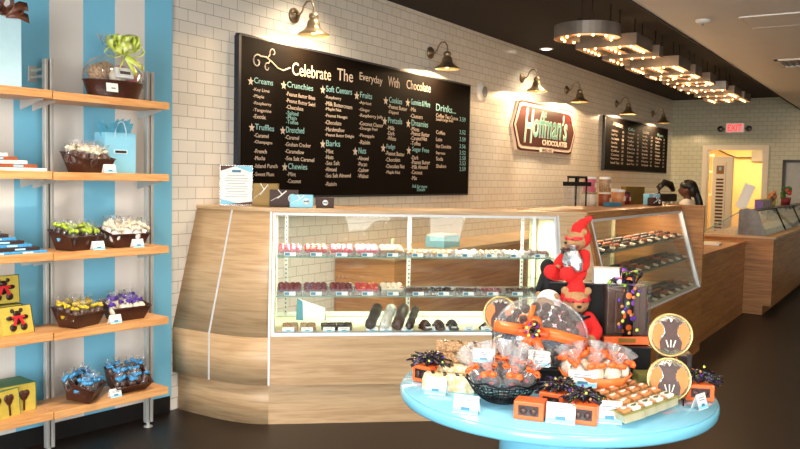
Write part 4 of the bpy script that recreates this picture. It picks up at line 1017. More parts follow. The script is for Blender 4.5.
add_text(bw, 'Shakes', basis((1.95, -.046, .66), (1, 0, 0), (0, 0, 1)), .08, .0006, 0, 0, 'LEFT', .4, .06)
hd2 = B(); add_text(hd2, 'Floats', basis((2.9, -.046, .66), (1, 0, 0), (0, 0, 1)), .08, .0006, 0, 0, 'LEFT', .4, .05)
for c in range(4):
    for k in range(9):
        x = .3+c*.83; z = .60-k*.063
        add_text(bw, random.choice(words), basis((x, -.046, z), (1, 0, 0), (0, 0, 1)), .05, .0006, 0, 0, 'LEFT', random.uniform(.28, .42), .036)
        add_text(bw, '%d.%d5' % (random.randint(2, 5), random.randint(1, 9)), basis((x+.52, -.046, z), (1, 0, 0), (0, 0, 1)), .05, .0006, 0, 0, 'LEFT', .1, .034)
bo = [c for c in CB2.children if c.name.startswith('board')][0]; obj('chalk_lettering', bw, 'chalk', bo); obj('heading_lettering', hd1, 'chalk_cyan', bo); obj('heading_lettering', hd2, 'chalk_cyan', bo)

# ================================================================== SHOP SIGN
SG = thing('shop_sign', 'brown and cream wall sign with teal script lettering', 'sign', (9.965, W, 2.26))
def hexo(k, dz=0):
    w, h, e = .865-k, .296-k, .16
    base = [(-w-e+k*.2, 0), (-w-e*.45, h*.55), (-w-.02, h-.02), (-w+.06, h), (w-.06, h), (w+.02, h-.02), (w+e*.45, h*.55), (w+e-k*.2, 0), (w+e*.45, -h*.55), (w+.02, -h+.02), (w-.06, -h), (-w+.06, -h), (-w-.02, -h+.02), (-w-e*.45, -h*.55)]
    return base[::-1]
bs = lambda d: basis((0, -d, 0), (1, 0, 0), (0, 0, 1))
b = B(); b.poly(hexo(-.012), -.03, 0, basis((0, 0, 0), (1, 0, 0), (0, 0, 1))); 
def plate(k, d0, d1, mm, nm):
    b = B(); pts = hexo(k); b.poly([(p[0], p[1]) for p in pts], d1-d0, 0, basis((0, -d0, 0), (1, 0, 0), (0, 0, 1), (0, -1, 0))); obj(nm, b, mm, SG)
plate(-.022, 0, .030, 'sign_cream', 'backing'); plate(-.010, .030, .034, 'sign_brown', 'outer_band'); plate(.018, .034, .038, 'sign_cream', 'cream_band'); plate(.052, .038, .042, 'sign_brown', 'field')
b = B(); b.box((.0, -.04, -.275), (.42, .012, .06)); obj('date_tab', b, 'sign_cream', SG)
b = B(); add_text(b, 'SINCE 1975', basis((-.16, -.047, -.295), (1, 0, 0), (0, 0, 1)), .05, .001, 0, 0, 'LEFT', .32, .034); 
add_text(b, '\u00ae', basis((.80, -.044, .12), (1, 0, 0), (0, 0, 1)), .06, .001, 0, 0, 'LEFT', .05, .05); obj('date_lettering', b, 'sign_brown', SG)
b = B(); add_text(b, 'H', basis((-.73, -.044, -.20), (1, 0, 0), (.16, 0, 1)), .4, .003, 0, 0, 'LEFT', .20, .42, .0); add_text(b, 'offman\u2019s', basis((-.47, -.044, -.125), (1, 0, 0), (.16, 0, 1)), .3, .003, 0, 0, 'LEFT', 1.14, .335, .0); obj('name_lettering', b, 'sign_teal', SG)
b = B(); add_text(b, 'H', basis((-.737, -.0425, -.206), (1, 0, 0), (.16, 0, 1)), .4, .001, 0, 0, 'LEFT', .234, .432, .010); add_text(b, 'offman\u2019s', basis((-.477, -.0425, -.130), (1, 0, 0), (.16, 0, 1)), .3, .001, 0, 0, 'LEFT', 1.154, .346, .008)
add_text(b, 'CHOCOLATES', basis((-.16, -.044, -.215), (1, 0, 0), (0, 0, 1)), .1, .002, 0, 0, 'LEFT', .86, .072, .004); obj('lettering_outline', b, 'sign_cream', SG)

# ================================================================== WALL LAMPS
def make_lamp():
    t = thing('gooseneck_wall_lamp', 'lamp', 'wall lamp', (0, W, 2.83))
    # origin = wall plate centre; shade rim at z -0.17, out 0.20
    b = B(); b.lathe([(.060, 0), (.060, .012), (.052, .022), (.030, .028), (.024, .040)], seg=24, basis=basis((0, 0, 0), (1, 0, 0), (0, 0, 1))); obj('wall_plate', b, 'nickel', t)
    b = B(); pts = [(0, -.03, 0), (0, -.06, .0), (0, -.085, .025), (0, -.10, .065), (0, -.13, .095), (0, -.17, .095), (0, -.195, .065), (0, -.20, .02), (0, -.20, -.02)]
    b.tube(pts, .008, 0, 8); obj('curved_arm', b, 'nickel', t)
    b = B(); b.cap = False
    pr = [(.012, .005), (.034, -.005), (.04, -.03), (.03, -.045), (.046, -.06), (.052, -.088), (.058, -.112), (.08, -.132), (.118, -.156), (.126, -.168)]
    b.lathe(pr, (0, -.20, 0), 28, 0); b.lathe([(max(r-.004, .004), z-.003) for r, z in pr], (0, -.20, 0), 28, 1); sh = obj('shade', b, ['nickel', 'shade_in'], t)
    b = B(); b.ball((0, -.20, -.128), (.026, .026, .034), 0, 2); obj('bulb', b, 'bulb_lamp', sh)
    return t
LX_ = [4.93, 7.01, 9.21, 10.68, 12.85, 14.93]
LL = ['wall lamp above the left end of the long chalkboard', 'wall lamp above the right end of the long chalkboard', 'wall lamp over the left of the brown shop sign', 'wall lamp over the right of the brown shop sign', 'wall lamp over the left end of the drinks chalkboard', 'wall lamp over the right end of the drinks chalkboard, last in the row']
L0 = make_lamp()
for i, x in enumerate(LX_):
    o = L0 if i == 0 else dup(L0)
    o.location = (x, W-.0, 2.835); o['label'] = LL[i]; o['group'] = 'gooseneck lamps along the brick wall'
    ld = bpy.data.lights.new('wall_lamp_light', 'SPOT'); ld.energy = 62; ld.color = (1, .68, .37); ld.shadow_soft_size = .035; ld.spot_size = 3.0; ld.spot_blend = .12
    lo = bpy.data.objects.new('wall_lamp_light', ld); COL.objects.link(lo); lo.location = (x, W-.20, 2.835-.166); lo.rotation_euler = (0, 0, 0)
t = thing('wall_speaker', 'small round pale speaker on the brick wall between board and sign', 'speaker', (8.15, W, 2.56))
b = B(); b.lathe([(.11, 0), (.11, .02), (.095, .035), (.03, .045), (.0001, .045)], seg=24, basis=basis((0, 0, 0), (1, 0, 0), (0, 0, 1), (0, -1, 0))); obj('body', b, 'plastic_white', t)
b = B(); b.lathe([(.06, .036), (.06, .046), (.05, .047), (.0001, .047)], seg=24, basis=basis((0, 0, 0), (1, 0, 0), (0, 0, 1), (0, -1, 0))); obj('grille', b, 'inkgrey', t)

# ================================================================== MARQUEE LETTERS
T_ = .24
def arcpts(cx, cy, rx, ry, a0, a1, n): return [(cx+rx*math.cos(math.radians(a0+(a1-a0)*i/n)), cy+ry*math.sin(math.radians(a0+(a1-a0)*i/n))) for i in range(n+1)]
GL = {
 'C': ([arcpts(.5, .5, .5, .5, 42, 318, 26) + arcpts(.5, .5, .27, .27, 318, 42, 22)], [arcpts(.5, .5, .385, .385, 50, 310, 9)]),
 'E': ([[(0, 0), (.95, 0), (.95, T_), (T_, T_), (T_, .38), (.88, .38), (.88, .62), (T_, .62), (T_, 1-T_), (.95, 1-T_), (.95, 1), (0, 1)]], [[(.12, .12), (.85, .12)], [(.12, .5), (.78, .5)], [(.12, .88), (.85, .88)], [(.12, .3), (.12, .7)]]),
 'L': ([[(0, 0), (.9, 0), (.9, T_), (T_, T_), (T_, 1), (0, 1)]], [[(.12, .12), (.12, .88)], [(.3, .12), (.8, .12)]]),
 'B': ([[(0, 0), (.62, 0), (.85, .1), (.95, .28), (.85, .46), (.76, .51), (.84, .6), (.88, .75), (.8, .92), (.6, 1), (0, 1)], [(T_, .2), (.6, .2), (.7, .3), (.6, .4), (T_, .4)], [(T_, .6), (.55, .6), (.64, .7), (.55, .8), (T_, .8)]], [[(.12, .1), (.12, .9)], [(.3, .1), (.6, .1), (.82, .28), (.6, .5), (.35, .5)], [(.35, .9), (.6, .9), (.76, .72)]]),
 'R': ([[(0, 0), (T_, 0), (T_, .36), (.42, .36), (.68, 0), (.97, 0), (.68, .4), (.86, .52), (.92, .7), (.84, .9), (.6, 1), (0, 1)], [(T_, .55), (.55, .55), (.66, .67), (.55, .8), (T_, .8)]], [[(.12, .1), (.12, .9)], [(.35, .9), (.6, .9), (.78, .7), (.6, .45), (.35, .45)], [(.65, .3), (.82, .08)]]),
 'A': ([[(0, 0), (.25, 0), (.32, .2), (.68, .2), (.75, 0), (1, 0), (.64, 1), (.36, 1)], [(.4, .4), (.6, .4), (.5, .76)]], [[(.12, .06), (.46, .9)], [(.54, .9), (.88, .06)], [(.4, .3), (.6, .3)]]),
 'T': ([[(.38, 0), (.62, 0), (.62, 1-T_), (1, 1-T_), (1, 1), (0, 1), (0, 1-T_), (.38, 1-T_)]], [[(.08, .88), (.92, .88)], [(.5, .1), (.5, .7)]]),
}
bulb_me = None
def marquee(ch, x, label):
    global bulb_me
    s = .53; dpt = .11
    t = thing('marquee_letter', label, 'marquee letter', (x, 2.175, 2.80)); t['group'] = 'hanging marquee letters under the dark ceiling'
    loops_, strokes = GL[ch]
    # text right = +X, text up = +Y mirrored so it reads from below: y = 1 - v
    def tr(p): return (p[0]*s, (1-p[1])*.56)
    b = B(); vs_all = []
    for lp in loops_:
        q = [tr(p) for p in lp]; n = len(q)
        lo = [b.bm.verts.new((*p, 0)) for p in q]; hi = [b.bm.verts.new((*p, dpt)) for p in q]
        for i in range(n): b.bm.faces.new((lo[i], lo[(i+1) % n], hi[(i+1) % n], hi[i]))
    obj('side_wall', b, 'letter_side', t)
    for nm, z, mm in (('face', .008, 'letter_face'), ('top_plate', dpt-.001, 'letter_side')):
        b = B(); es = []
        for lp in loops_:
            q = [tr(p) for p in lp]; vs = [b.bm.verts.new((*p, z)) for p in q]
            es += [b.bm.edges.new((vs[i], vs[(i+1) % len(vs)])) for i in range(len(vs))]
        bmesh.ops.triangle_fill(b.bm, edges=es, use_beauty=True); obj(nm, b, mm, t)
    if bulb_me is None:
        bb = B(); bb.ball((0, 0, 0), .012, 0, 2); bulb_me = bb.mesh('bulb', 'bulb')
    for st in strokes:
        L_ = sum((Vector(st[i+1])-Vector(st[i])).length for i in range(len(st)-1))*s
        n = max(1, round(L_/.11))
        for k in range(n+1):
            d = L_*k/n/s; i = 0
            while i < len(st)-2 and d > (Vector(st[i+1])-Vector(st[i])).length: d -= (Vector(st[i+1])-Vector(st[i])).length; i += 1
            v = Vector(st[i+1])-Vector(st[i]); p = Vector(st[i]) + v*min(1, d/max(v.length, 1e-6))
            o = bpy.data.objects.new('bulb', bulb_me); COL.objects.link(o); o.parent = t; q = tr(p); o.location = (q[0], q[1], .002)
    b = B()
    for px in (.12, .38): b.tube([(px, .28, dpt-.01), (px, .28, HC-2.80)], .005, 0, 6)
    b.tube([(.05, .28, dpt+.02), (.45, .28, dpt+.02)], .009, 0, 6)
    obj('hanging_rod', b, 'dark_metal', t)
    ld = bpy.data.lights.new('marquee_light', 'POINT'); ld.energy = 6; ld.color = (1, .62, .30); ld.shadow_soft_size = .16
    lo = bpy.data.objects.new('marquee_light', ld); COL.objects.link(lo); lo.location = (x+.26, 2.45, 2.70)
cnt = ['first letter C, nearest', 'second letter E', 'third letter L', 'fourth letter E', 'fifth letter B', 'sixth letter R', 'seventh letter A', 'eighth letter T', 'last letter E, farthest']
for i, ch in enumerate('CELEBRATE'):
    marquee(ch, 6.45+.735*i, 'hanging bulb-lit metal marquee '+cnt[i])

# ================================================================== CEILING FITTINGS
t = thing('recessed_downlight', 'small lit downlight in the dark ceiling above the shop sign', 'downlight', (9.4, 3.95, HC))
b = B(); b.lathe([(.085, -.006), (.085, 0), (.0001, 0)], (0, 0, 0), 20); obj('ring', b, 'plastic_white', t)
b = B(); b.lathe([(.06, -.009), (.06, -.006), (.0001, -.006)], (0, 0, 0), 20); obj('lamp_lens', b, 'downlight', t)
t = thing('ceiling_detector', 'small white round detector on the white ceiling', 'detector', (7.09, 1.6, 2.95))
b = B(); b.lathe([(.03, -.03), (.055, -.02), (.06, 0), (.0001, 0)], (0, 0, 0), 20); obj('body', b, 'plastic_white', t)
b = B(); b.lathe([(.008, -.045), (.012, -.03), (.0001, -.03)], (0, 0, 0), 12); obj('sensor', b, 'inkgrey', t)
t = thing('ceiling_vent', 'square slotted vent in the white ceiling at the right edge', 'ceiling vent', (9.95, 1.12, 2.95))
b = B()
for c, s in (((0, -.28, -.008), (.6, .04, .016)), ((0, .28, -.008), (.6, .04, .016)), ((-.28, 0, -.008), (.04, .6, .016)), ((.28, 0, -.008), (.04, .6, .016))): b.box(c, s)
obj('frame', b, 'plastic_white', t)
b = B()
for k in range(9): b.box((0, -.22+.055*k, -.006), (.54, .03, .006), 0, (.5, 0, 0))
obj('slats', b, 'inkgrey', t)
t = thing('ceiling_access_panel', 'flush long panel in the white ceiling near the top right', 'ceiling panel', (7.35, .75, 2.95))
b = B(); b.box((0, 0, -.004), (.5, 1.1, .008), 0, None, .002); obj('panel', b, 'ceil_white', t)
b = B()
for c, s in (((0, -.56, -.005), (.53, .02, .010)), ((0, .56, -.005), (.53, .02, .010)), ((-.26, 0, -.005), (.02, 1.1, .010)), ((.26, 0, -.005), (.02, 1.1, .010))): b.box(c, s)
obj('frame', b, 'plastic_white', t)

# ================================================================== BACK WALL: exit sign, picture, doorway
t = thing('exit_sign', 'lit red EXIT sign with two emergency lamp heads above the doorway', 'exit sign', (LX, 3.02, 2.65))
b = B(); b.box((-.02, 0, 0), (.04, .34, .19), 0, None, .004); obj('housing', b, 'plastic_white', t)
b = B(); b.box((-.042, 0, 0), (.004, .31, .165)); obj('lit_panel', b, 'exit_face', t)
b = B(); add_text(b, 'EXIT', basis((-.046, .13, -.062), (0, -1, 0), (0, 0, 1)), .15, .002, 0, 0, 'LEFT', .26, .125, .004); obj('exit_lettering', b, 'led_red', t)
for s_ in (-1, 1):
    b = B(); b.lathe([(.03, 0), (.055, .05), (.055, .06), (.0001, .06)], seg=18, basis=basis((-.02, s_*.24, -.02), (0, 1, 0), (0, 0, 1), (-1, s_*.2, 0))); b.tube([(-.02, s_*.15, -.02), (-.02, s_*.24, -.02)], .012, 0, 6); obj('lamp_head', b, 'steel', t)
t = thing('framed_picture', 'black framed grey print on the back wall at the right edge', 'picture', (LX, 1.70, 1.60))
b = B()
for c, s in (((-.02, 0, .43), (.04, .94, .05)), ((-.02, 0, -.43), (.04, .94, .05)), ((-.02, .445, 0), (.04, .05, .86)), ((-.02, -.445, 0), (.04, .05, .86))): b.box(c, s)
obj('frame', b, 'frame_dark', t)
b = B(); b.box((-.01, 0, 0), (.01, .86, .82)); obj('print', b, 'print_grey', t)
b = B(); b.lathe([(.0001, .014), (.25, .014), (.25, .019), (.0001, .019)], seg=28, basis=basis((-.0, -.08, .03), (0, 1, 0), (0, 0, 1), (-1, 0, 0)), sy=1.1); b.lathe([(.0001, .019), (.16, .019), (.16, .022), (.0001, .022)], seg=28, basis=basis((-.0, -.1, .0), (0, 1, 0), (0, 0, 1), (-1, 0, 0)), m=1); obj('round_motif', b, ['print_dark', 'black'], t)
t = thing('open_door', 'cream door with a slotted timecard rack standing open in the doorway', 'door', (LX+.16, 3.44, 0), -.35)
b = B(); b.box((.02, -.22, 1.06), (.04, .42, 2.1), 0, None, .003); obj('door_leaf', b, 'doorwhite', t)
b = B(); b.box((-.012, -.19, 1.25), (.02, .22, 1.5), 0); obj('card_rack', b, 'doorwhite', t)
b = B()
for k in range(17): b.box((-.025, -.19, .62+.066*k), (.006, .15, .034), 0, (0, .25, 0))
obj('card_slots', b, 'inkbrown', t)
b = B(); b.box((-.026, -.19, 1.86), (.006, .15, .16), 0); b.box((-.03, -.19, 1.88), (.003, .05, .06), 1); obj('notice', b, ['rackpaper', 'cardblue'], t)
t = thing('wall_shelf', 'white shelf with boxes in the room beyond the doorway', 'shelf', (18.3, 4.15, 1.35))
b = B()
for z in (0, .5, .85): b.box((.0, -.15, z), (.8, .3, .03))
b.box((-.38, -.28, .1), (.03, .03, 1.6)); b.box((.38, -.28, .1), (.03, .03, 1.6)); obj('shelf_frame', b, 'doorwhite', t)
for i, (x, z, d, m) in enumerate(((-.2, .515, (.25, .2, .16), 'rackpaper'), (.15, .515, (.25, .2, .22), 'white'), (-.15, .865, (.3, .2, .12), 'rustcard'), (.2, .865, (.2, .2, .1), 'browncard'), (-.1, .015, (.3, .2, .25), 'red'))):
    o = obj('storage_box', B().box((0, 0, d[2]/2), d, 0, None, .004), m); o.location = (18.3+x, 4.02, 1.35+z+.001); tag(o, ['brown card box on the middle kitchen shelf', 'white box on the middle kitchen shelf', 'rust box on the top kitchen shelf', 'dark brown box on the top kitchen shelf', 'red box on the lowest kitchen shelf'][i], 'box')
t = thing('conduit_box', 'grey electrical box with drooping cable on the kitchen wall', 'electrical box', (19.14, 3.05, 2.22))
b = B(); b.box((-.03, 0, 0), (.06, .22, .26), 0, None, .006); obj('box_body', b, 'inkgrey', t)
b = B(); b.tube([(-.04, .8, .12), (-.04, .6, .02), (-.04, .4, -.05), (-.04, .12, -.04)], .012, 0, 6); b.tube([(-.04, -.12, -.04), (-.04, -.35, -.05), (-.04, -.6, .08)], .012, 0, 6); obj('cable', b, 'dark_metal', t)
t = thing('wall_sconce', 'bright square light at the right of the kitchen doorway', 'wall light', (19.14, 2.58, 2.45))
b = B(); b.box((-.02, 0, 0), (.04, .11, .26), 0, None, .004); obj('frame', b, 'plastic_white', t)
b = B(); b.box((-.043, 0, 0), (.006, .09, .24)); obj('lit_lens', b, 'bulb_lamp', t)
t = thing('yellow_broom', 'yellow handled broom leaning in the room beyond the doorway', 'broom', (18.9, 3.62, 0))
b = B(); b.tube([(0, 0, .2), (.12, .03, 1.9)], .02, 0, 8); obj('handle', b, 'pipe', t)
b = B(); b.box((0, 0, .1), (.08, .3, .2), 0, None, .01, .8); obj('bristles', b, 'rackpaper', t)

# ================================================================== SERVICE COUNTER + GELATO COUNTER
t = thing('service_counter', 'low oak service counter joining the two display counters', 'counter', (8.05, 1.80, 0))
b = B(); b.box((1.32, .02, .435), (2.64, .04, .87)); obj('front_panel', b, 'oak_warm', t)
b = B(); b.box((1.32, .28, .885), (2.64, .60, .03), 0, None, .003); obj('worktop', b, 'oak_warm', t)
b = B(); b.box((1.32, .54, .435), (2.64, .02, .87)); obj('rear_panel', b, 'oak_warm', t)
t = thing('cash_register', 'black till screen on the low service counter', 'till', (8.75, 2.1, .902), .5)
b = B(); b.box((0, 0, .035), (.28, .26, .07), 0, None, .008); obj('base', b, 'black', t)
b = B(); b.box((0, -.03, .19), (.28, .02, .18), 0, (-.45, 0, 0), .006); b.box((0, .01, .1), (.05, .03, .1), 0); obj('screen', b, 'black', t)
t = thing('paper_tray', 'small white paper tray on the service counter', 'tray', (9.7, 2.0, .902), .1)
b = B(); b.box((0, 0, .01), (.3, .2, .02), 0, None, .004); obj('tray_base', b, 'white', t)
b = B(); b.box((0, 0, .024), (.24, .15, .008), 0); obj('papers', b, 'cream_candy', t)
GC = thing('gelato_counter', 'long oak gelato counter with slanted glass case at the right edge', 'display counter', (10.70, 1.48, 0))
b = B(); b.box((3.0, .41, .53), (6.0, .82, .82)); b.box((3.0, .46, .06), (5.9, .72, .12)); obj('counter_body', b, 'oak_warm', GC)
b = B(); b.box((3.0, .40, .953), (6.04, .86, .03), 0, None, .003); obj('counter_top', b, 'oak', GC)
b = B(); b.poly([(.10, .97), (.42, .97), (.42, 1.28), (.33, 1.30), (.20, 1.27)], .03, 0, basis((.06, 0, 0), (0, 1, 0), (0, 0, 1))); obj('steel_end_cheek', b, 'steel', GC)
b = B()
for (x0, x1) in ((.10, 1.75), (1.79, 3.5), (3.54, 5.4)):
    P = [(x0, .10, .972), (x1, .10, .972), (x1, .24, 1.27), (x0, .24, 1.27)]; b.face(P); b.face([(p[0], p[1]+.006, p[2]+.003) for p in P][::-1])
obj('front_glass', b, 'glass', GC)
b = B(); b.box((2.75, .29, 1.275), (5.4, .12, .016)); obj('top_shelf', b, 'steel', GC)
b = B()
for x in (1.77, 3.52, 5.4): b.tube([(x, .10, .972), (x, .24, 1.27)], .012, 0, 6)
b.tube([(.1, .235, 1.27), (5.4, .235, 1.27)], .008, 0, 6); obj('glass_frame', b, 'dark_metal', GC)
b = B(); b.box((2.75, .30, 1.0), (5.3, .3, .06)); obj('gelato_pans', b, 'gelato', GC)
t0_ = None
for i in range(9):
    o = obj('flavour_tag', B().box((0, 0, 0), (.3, .004, .07), 0, (-.4, 0, 0)), 'white') if t0_ is None else dup(t0_)
    t0_ = t0_ or o; o.location = (11.05+.48*i, 1.742, 1.225); tag(o, 'white flavour tag inside the gelato glass, %s in the row' % nth(i), 'label', 'flavour tags in the gelato case')
t = thing('sneeze_guard', 'triangular clear glass guard over the left end of the gelato counter', 'glass guard', (10.72, 1.90, .97))
b = B(); b.face([(0, .42, 0), (0, .0, 0), (.05, -.02, .29)]); b.face([(.006, .42, 0), (.055, -.02, .29), (.006, 0, 0)]); obj('glass_pane', b, 'clear', t)
b = B(); b.tube([(0, .42, 0.004), (.05, -.02, .294)], .008, 0, 6); obj('edge_trim', b, 'glass_edge', t)
t = thing('leaning_menu', 'narrow white menu leaning up from the gelato counter', 'menu stand', (11.2, 1.86, 1.288), .4)
b = B(); b.box((0, .05, .15), (.006, .13, .32), 0, (.35, 0, 0)); obj('menu_sheet', b, 'white', t)
b = B(); b.box((.006, .05, .15), (.006, .14, .33), 0, (.35, 0, 0)); b.box((0, 0, .006), (.08, .14, .012), 0); obj('acrylic_stand', b, 'clear', t)
t0_ = None
for i in range(5):
    if t0_ is None:
        t0_ = t = thing('striped_box', '', 'box', (0, 0, 0)); b = B(); b.box((0, 0, .055), (.15, .1, .11), 0, None, .003); obj('box_body', b, 'popstripe', t); b = B(); b.box((0, 0, .113), (.155, .105, .006)); obj('lid', b, 'yellowcard', t)
    else: t = dup(t0_)
    t.location = (11.55+.17*i, 1.79, 1.285); t['label'] = 'striped popcorn box on the gelato case, %s in the row' % nth(i); t['group'] = 'striped boxes on the gelato case'
def bunch(name, label, loc, cols, s=.09):
    t = thing(name, label, 'decoration', loc)
    b = B(); b.lathe([(s*.45, 0), (s*.6, s*.9), (s*.55, s*.9)], (0, 0, 0), 14); obj('pot', b, cols[2], t)
    b = B(); random.seed(len(label))
    for k in range(14): b.ball((random.uniform(-s, s)*.7, random.uniform(-s, s)*.5, s*1.2+random.uniform(-.3, .9)*s), s*random.uniform(.22, .38), random.choice((0, 0, 1)), 1)
    obj('foliage', b, cols[:2], t); return t
bunch('flower_pot', 'orange and black decorated pot on the gelato case', (12.55, 1.79, 1.285), ['treat_orange', 'black', 'yellowcard'], .10)
bunch('potted_plant', 'green plant with red flowers on the gelato case, by the picture', (14.0, 1.79, 1.285), ['green_plant', 'red', 'winered'], .13)

# espresso machine + dark items beside the person
t = thing('espresso_machine', 'dark rounded espresso machine with knobs behind the second counter', 'coffee machine', (12.0, 3.22, .0), -.3)
b = B(); b.box((0, 0, .46), (.7, .5, .92)); obj('stand', b, 'oak_warm', t)
b = B(); b.box((0, 0, 1.12), (.5, .38, .38), 0, None, .03); b.box((0, 0, 1.38), (.44, .34, .12), 0, None, .03); obj('machine_body', b, 'dark_metal', t)
b = B(); b.tube([(-.16, -.1, 1.43), (-.17, -.1, 1.52), (-.08, -.12, 1.60), (.06, -.14, 1.57), (.12, -.16, 1.48)], [.03, .04, .05, .05, .03], 0, 12); obj('hood', b, 'black', t)
b = B()
for k in range(5): b.ball((-.22+.11*k, -.21, 1.30-.02*(k % 2)), .03, 0, 2)
obj('knobs', b, 'chrome', t)

# ================================================================== PERSON BEHIND THE COUNTER
P_ = thing('person', 'person with long dark ponytail in a cream shirt standing behind the service counter', 'person', (11.15, 2.62, 0), -2.95)
# local: faces -y ; z up ; standing height 1.60
body = [('b', (0, 0, 1.0), (.15, .10, .16)), ('b', (0, .0, 1.2), (.155, .10, .16)), ('b', (0, .0, 1.32), (.16, .085, .07)),
        ('l', [((0, .01, 1.34), .05), ((0, -.005, 1.44), .048)]), ('b', (0, -.015, 1.51), (.072, .09, .105)), ('b', (0, -.045, 1.465), (.05, .05, .05)),
        ('b', (0, -.108, 1.495), (.014, .016, .02)), ('b', (.074, .0, 1.5), (.012, .018, .028)), ('b', (-.074, .0, 1.5), (.012, .018, .028)), ('b', (0, -.098, 1.462), (.022, .012, .01)),
        ('l', [((.17, 0, 1.33), .05), ((.22, .01, 1.07), .038), ((.17, -.18, .97), .027), ((.15, -.24, .96), .024)]),
        ('l', [((-.17, 0, 1.33), .05), ((-.22, .01, 1.07), .038), ((-.17, -.18, .97), .027), ((-.15, -.24, .96), .024)]),
        ('l', [((.08, 0, .90), .085), ((.09, -.01, .48), .058), ((.09, .02, .10), .04)]), ('l', [((-.08, 0, .90), .085), ((-.09, -.01, .48), .058), ((-.09, .02, .10), .04)]),
        ('b', (.09, -.05, .045), (.045, .11, .04)), ('b', (-.09, -.05, .045), (.045, .11, .04))]
for s_ in (1, -1):
    for k in range(4): body.append(('l', [((s_*(.135+.014*k), -.25, .955), .0095), ((s_*(.13+.016*k), -.30+.006*abs(k-1), .945), .009), ((s_*(.13+.016*k), -.325+.008*abs(k-1), .925), .008)]))
    body.append(('l', [((s_*.13, -.23, .955), .011), ((s_*.105, -.265, .95), .009)]))
blob_obj('body', body, 'skin', P_, .0075, 2)
blob_obj('shirt', [('b', (0, 0, 1.02), (.168, .118, .17)), ('b', (0, 0, 1.2), (.172, .117, .16)), ('b', (0, 0, 1.315), (.178, .1, .075)), ('l', [((.17, 0, 1.33), .064), ((.215, .008, 1.13), .054)]), ('l', [((-.17, 0, 1.33), .064), ((-.215, .008, 1.13), .054)])], 'shirt', P_, .012, 2)
blob_obj('trousers', [('b', (0, 0, .9), (.165, .118, .12)), ('l', [((.08, 0, .88), .097), ((.09, -.01, .48), .072), ((.09, .02, .10), .06)]), ('l', [((-.08, 0, .88), .097), ((-.09, -.01, .48), .072), ((-.09, .02, .10), .06)])], 'trouser', P_, .012, 2)
blob_obj('hair', [('b', (0, .01, 1.56), (.09, .11, .085)), ('b', (0, .06, 1.50), (.08, .07, .09)), ('l', [((0, .08, 1.54), .05), ((.0, .115, 1.46), .045), ((-.01, .15, 1.34), .05), ((-.02, .155, 1.2), .045), ((-.02, .15, 1.1), .02)])], 'hair', P_, .009, 1)
# ================================================================== ROUND TABLE
TC = (2.962, 1.167, 0); TZ = .8; FR = math.radians(21.5-90)
T = thing('round_table', 'round sky blue display table with a glossy top and drum pedestal', 'table', TC, 0)
b = B(); b.lathe([(.575, .750), (.594, .753), (.600, .762), (.600, .786), (.596, .7935), (.0001, .7935)], (0, 0, 0), 96); 
b.lathe([(.0001, .750), (.575, .750)], (0, 0, 0), 96); obj('tabletop', b, 'table', T)
b = B(); b.lathe([(.0001, .794), (.592, .794), (.594, .797), (.592, .800), (.0001, .800)], (0, 0, 0), 96); obj('glass_top', b, 'tabletop', T)
b = B(); b.lathe([(.36, .0), (.36, .03), (.30, .06), (.22, .12), (.20, .35), (.21, .60), (.235, .70), (.265, .749)], (0, 0, 0), 64); obj('pedestal', b, 'table', T)
TT = TZ + .0012
def card(label, px, py, dr=0., w=.085, h=.06, z=TT, lean=.3, cat='price card'):
    return card_prop('price_card', label, cat, (px, py, z), FR+dr, w, h, lean)
card('white and blue price card at the left rim of the table', 2.565, 1.475, -.1, .078, .062)
card('price card lying between the left rim and the wire bowl', 2.415, 1.27, -.18, .088, .062)
card('price card in front of the small tinsel boxes', 2.50, .962, -.12, .095, .068)
card('price card in front of the gold chocolate trays', 2.60, .83, -.02, .08, .075)
card('little price card near the right rim by the tins', 2.975, .612, .9, .06, .055)
# ---- wire bowl of lollipop bags
wb = (2.635, 1.235)
t = thing('wire_bowl', 'black wire bowl with scalloped rim full of wrapped lollipops', 'wire bowl', (wb[0], wb[1], TT), 0)
b = B(); rings = [(.055, .004), (.070, .010), (.082, .018), (.093, .028), (.104, .039), (.112, .050), (.120, .063), (.127, .074)]
for k in range(40):
    a = 2*PI*k/40; b.tube([(r*math.cos(a), r*math.sin(a), z) for r, z in [(.0, .003)]+rings+[(.132, .082)]], .0014, 0, 5)
for r, z in rings: b.tube([(r*math.cos(2*PI*i/36), r*math.sin(2*PI*i/36), z) for i in range(36)], .0016, 0, 5, True)
obj('wire_cage', b, 'wire', t)
b = B(); b.tube([((.134+.004*math.cos(8*a))*math.cos(a), (.134+.004*math.cos(8*a))*math.sin(a), .084+.007*math.cos(8*a)) for a in [2*PI*i/64 for i in range(64)]], .0035, 0, 6, True); obj('scalloped_rim', b, 'wire', t)
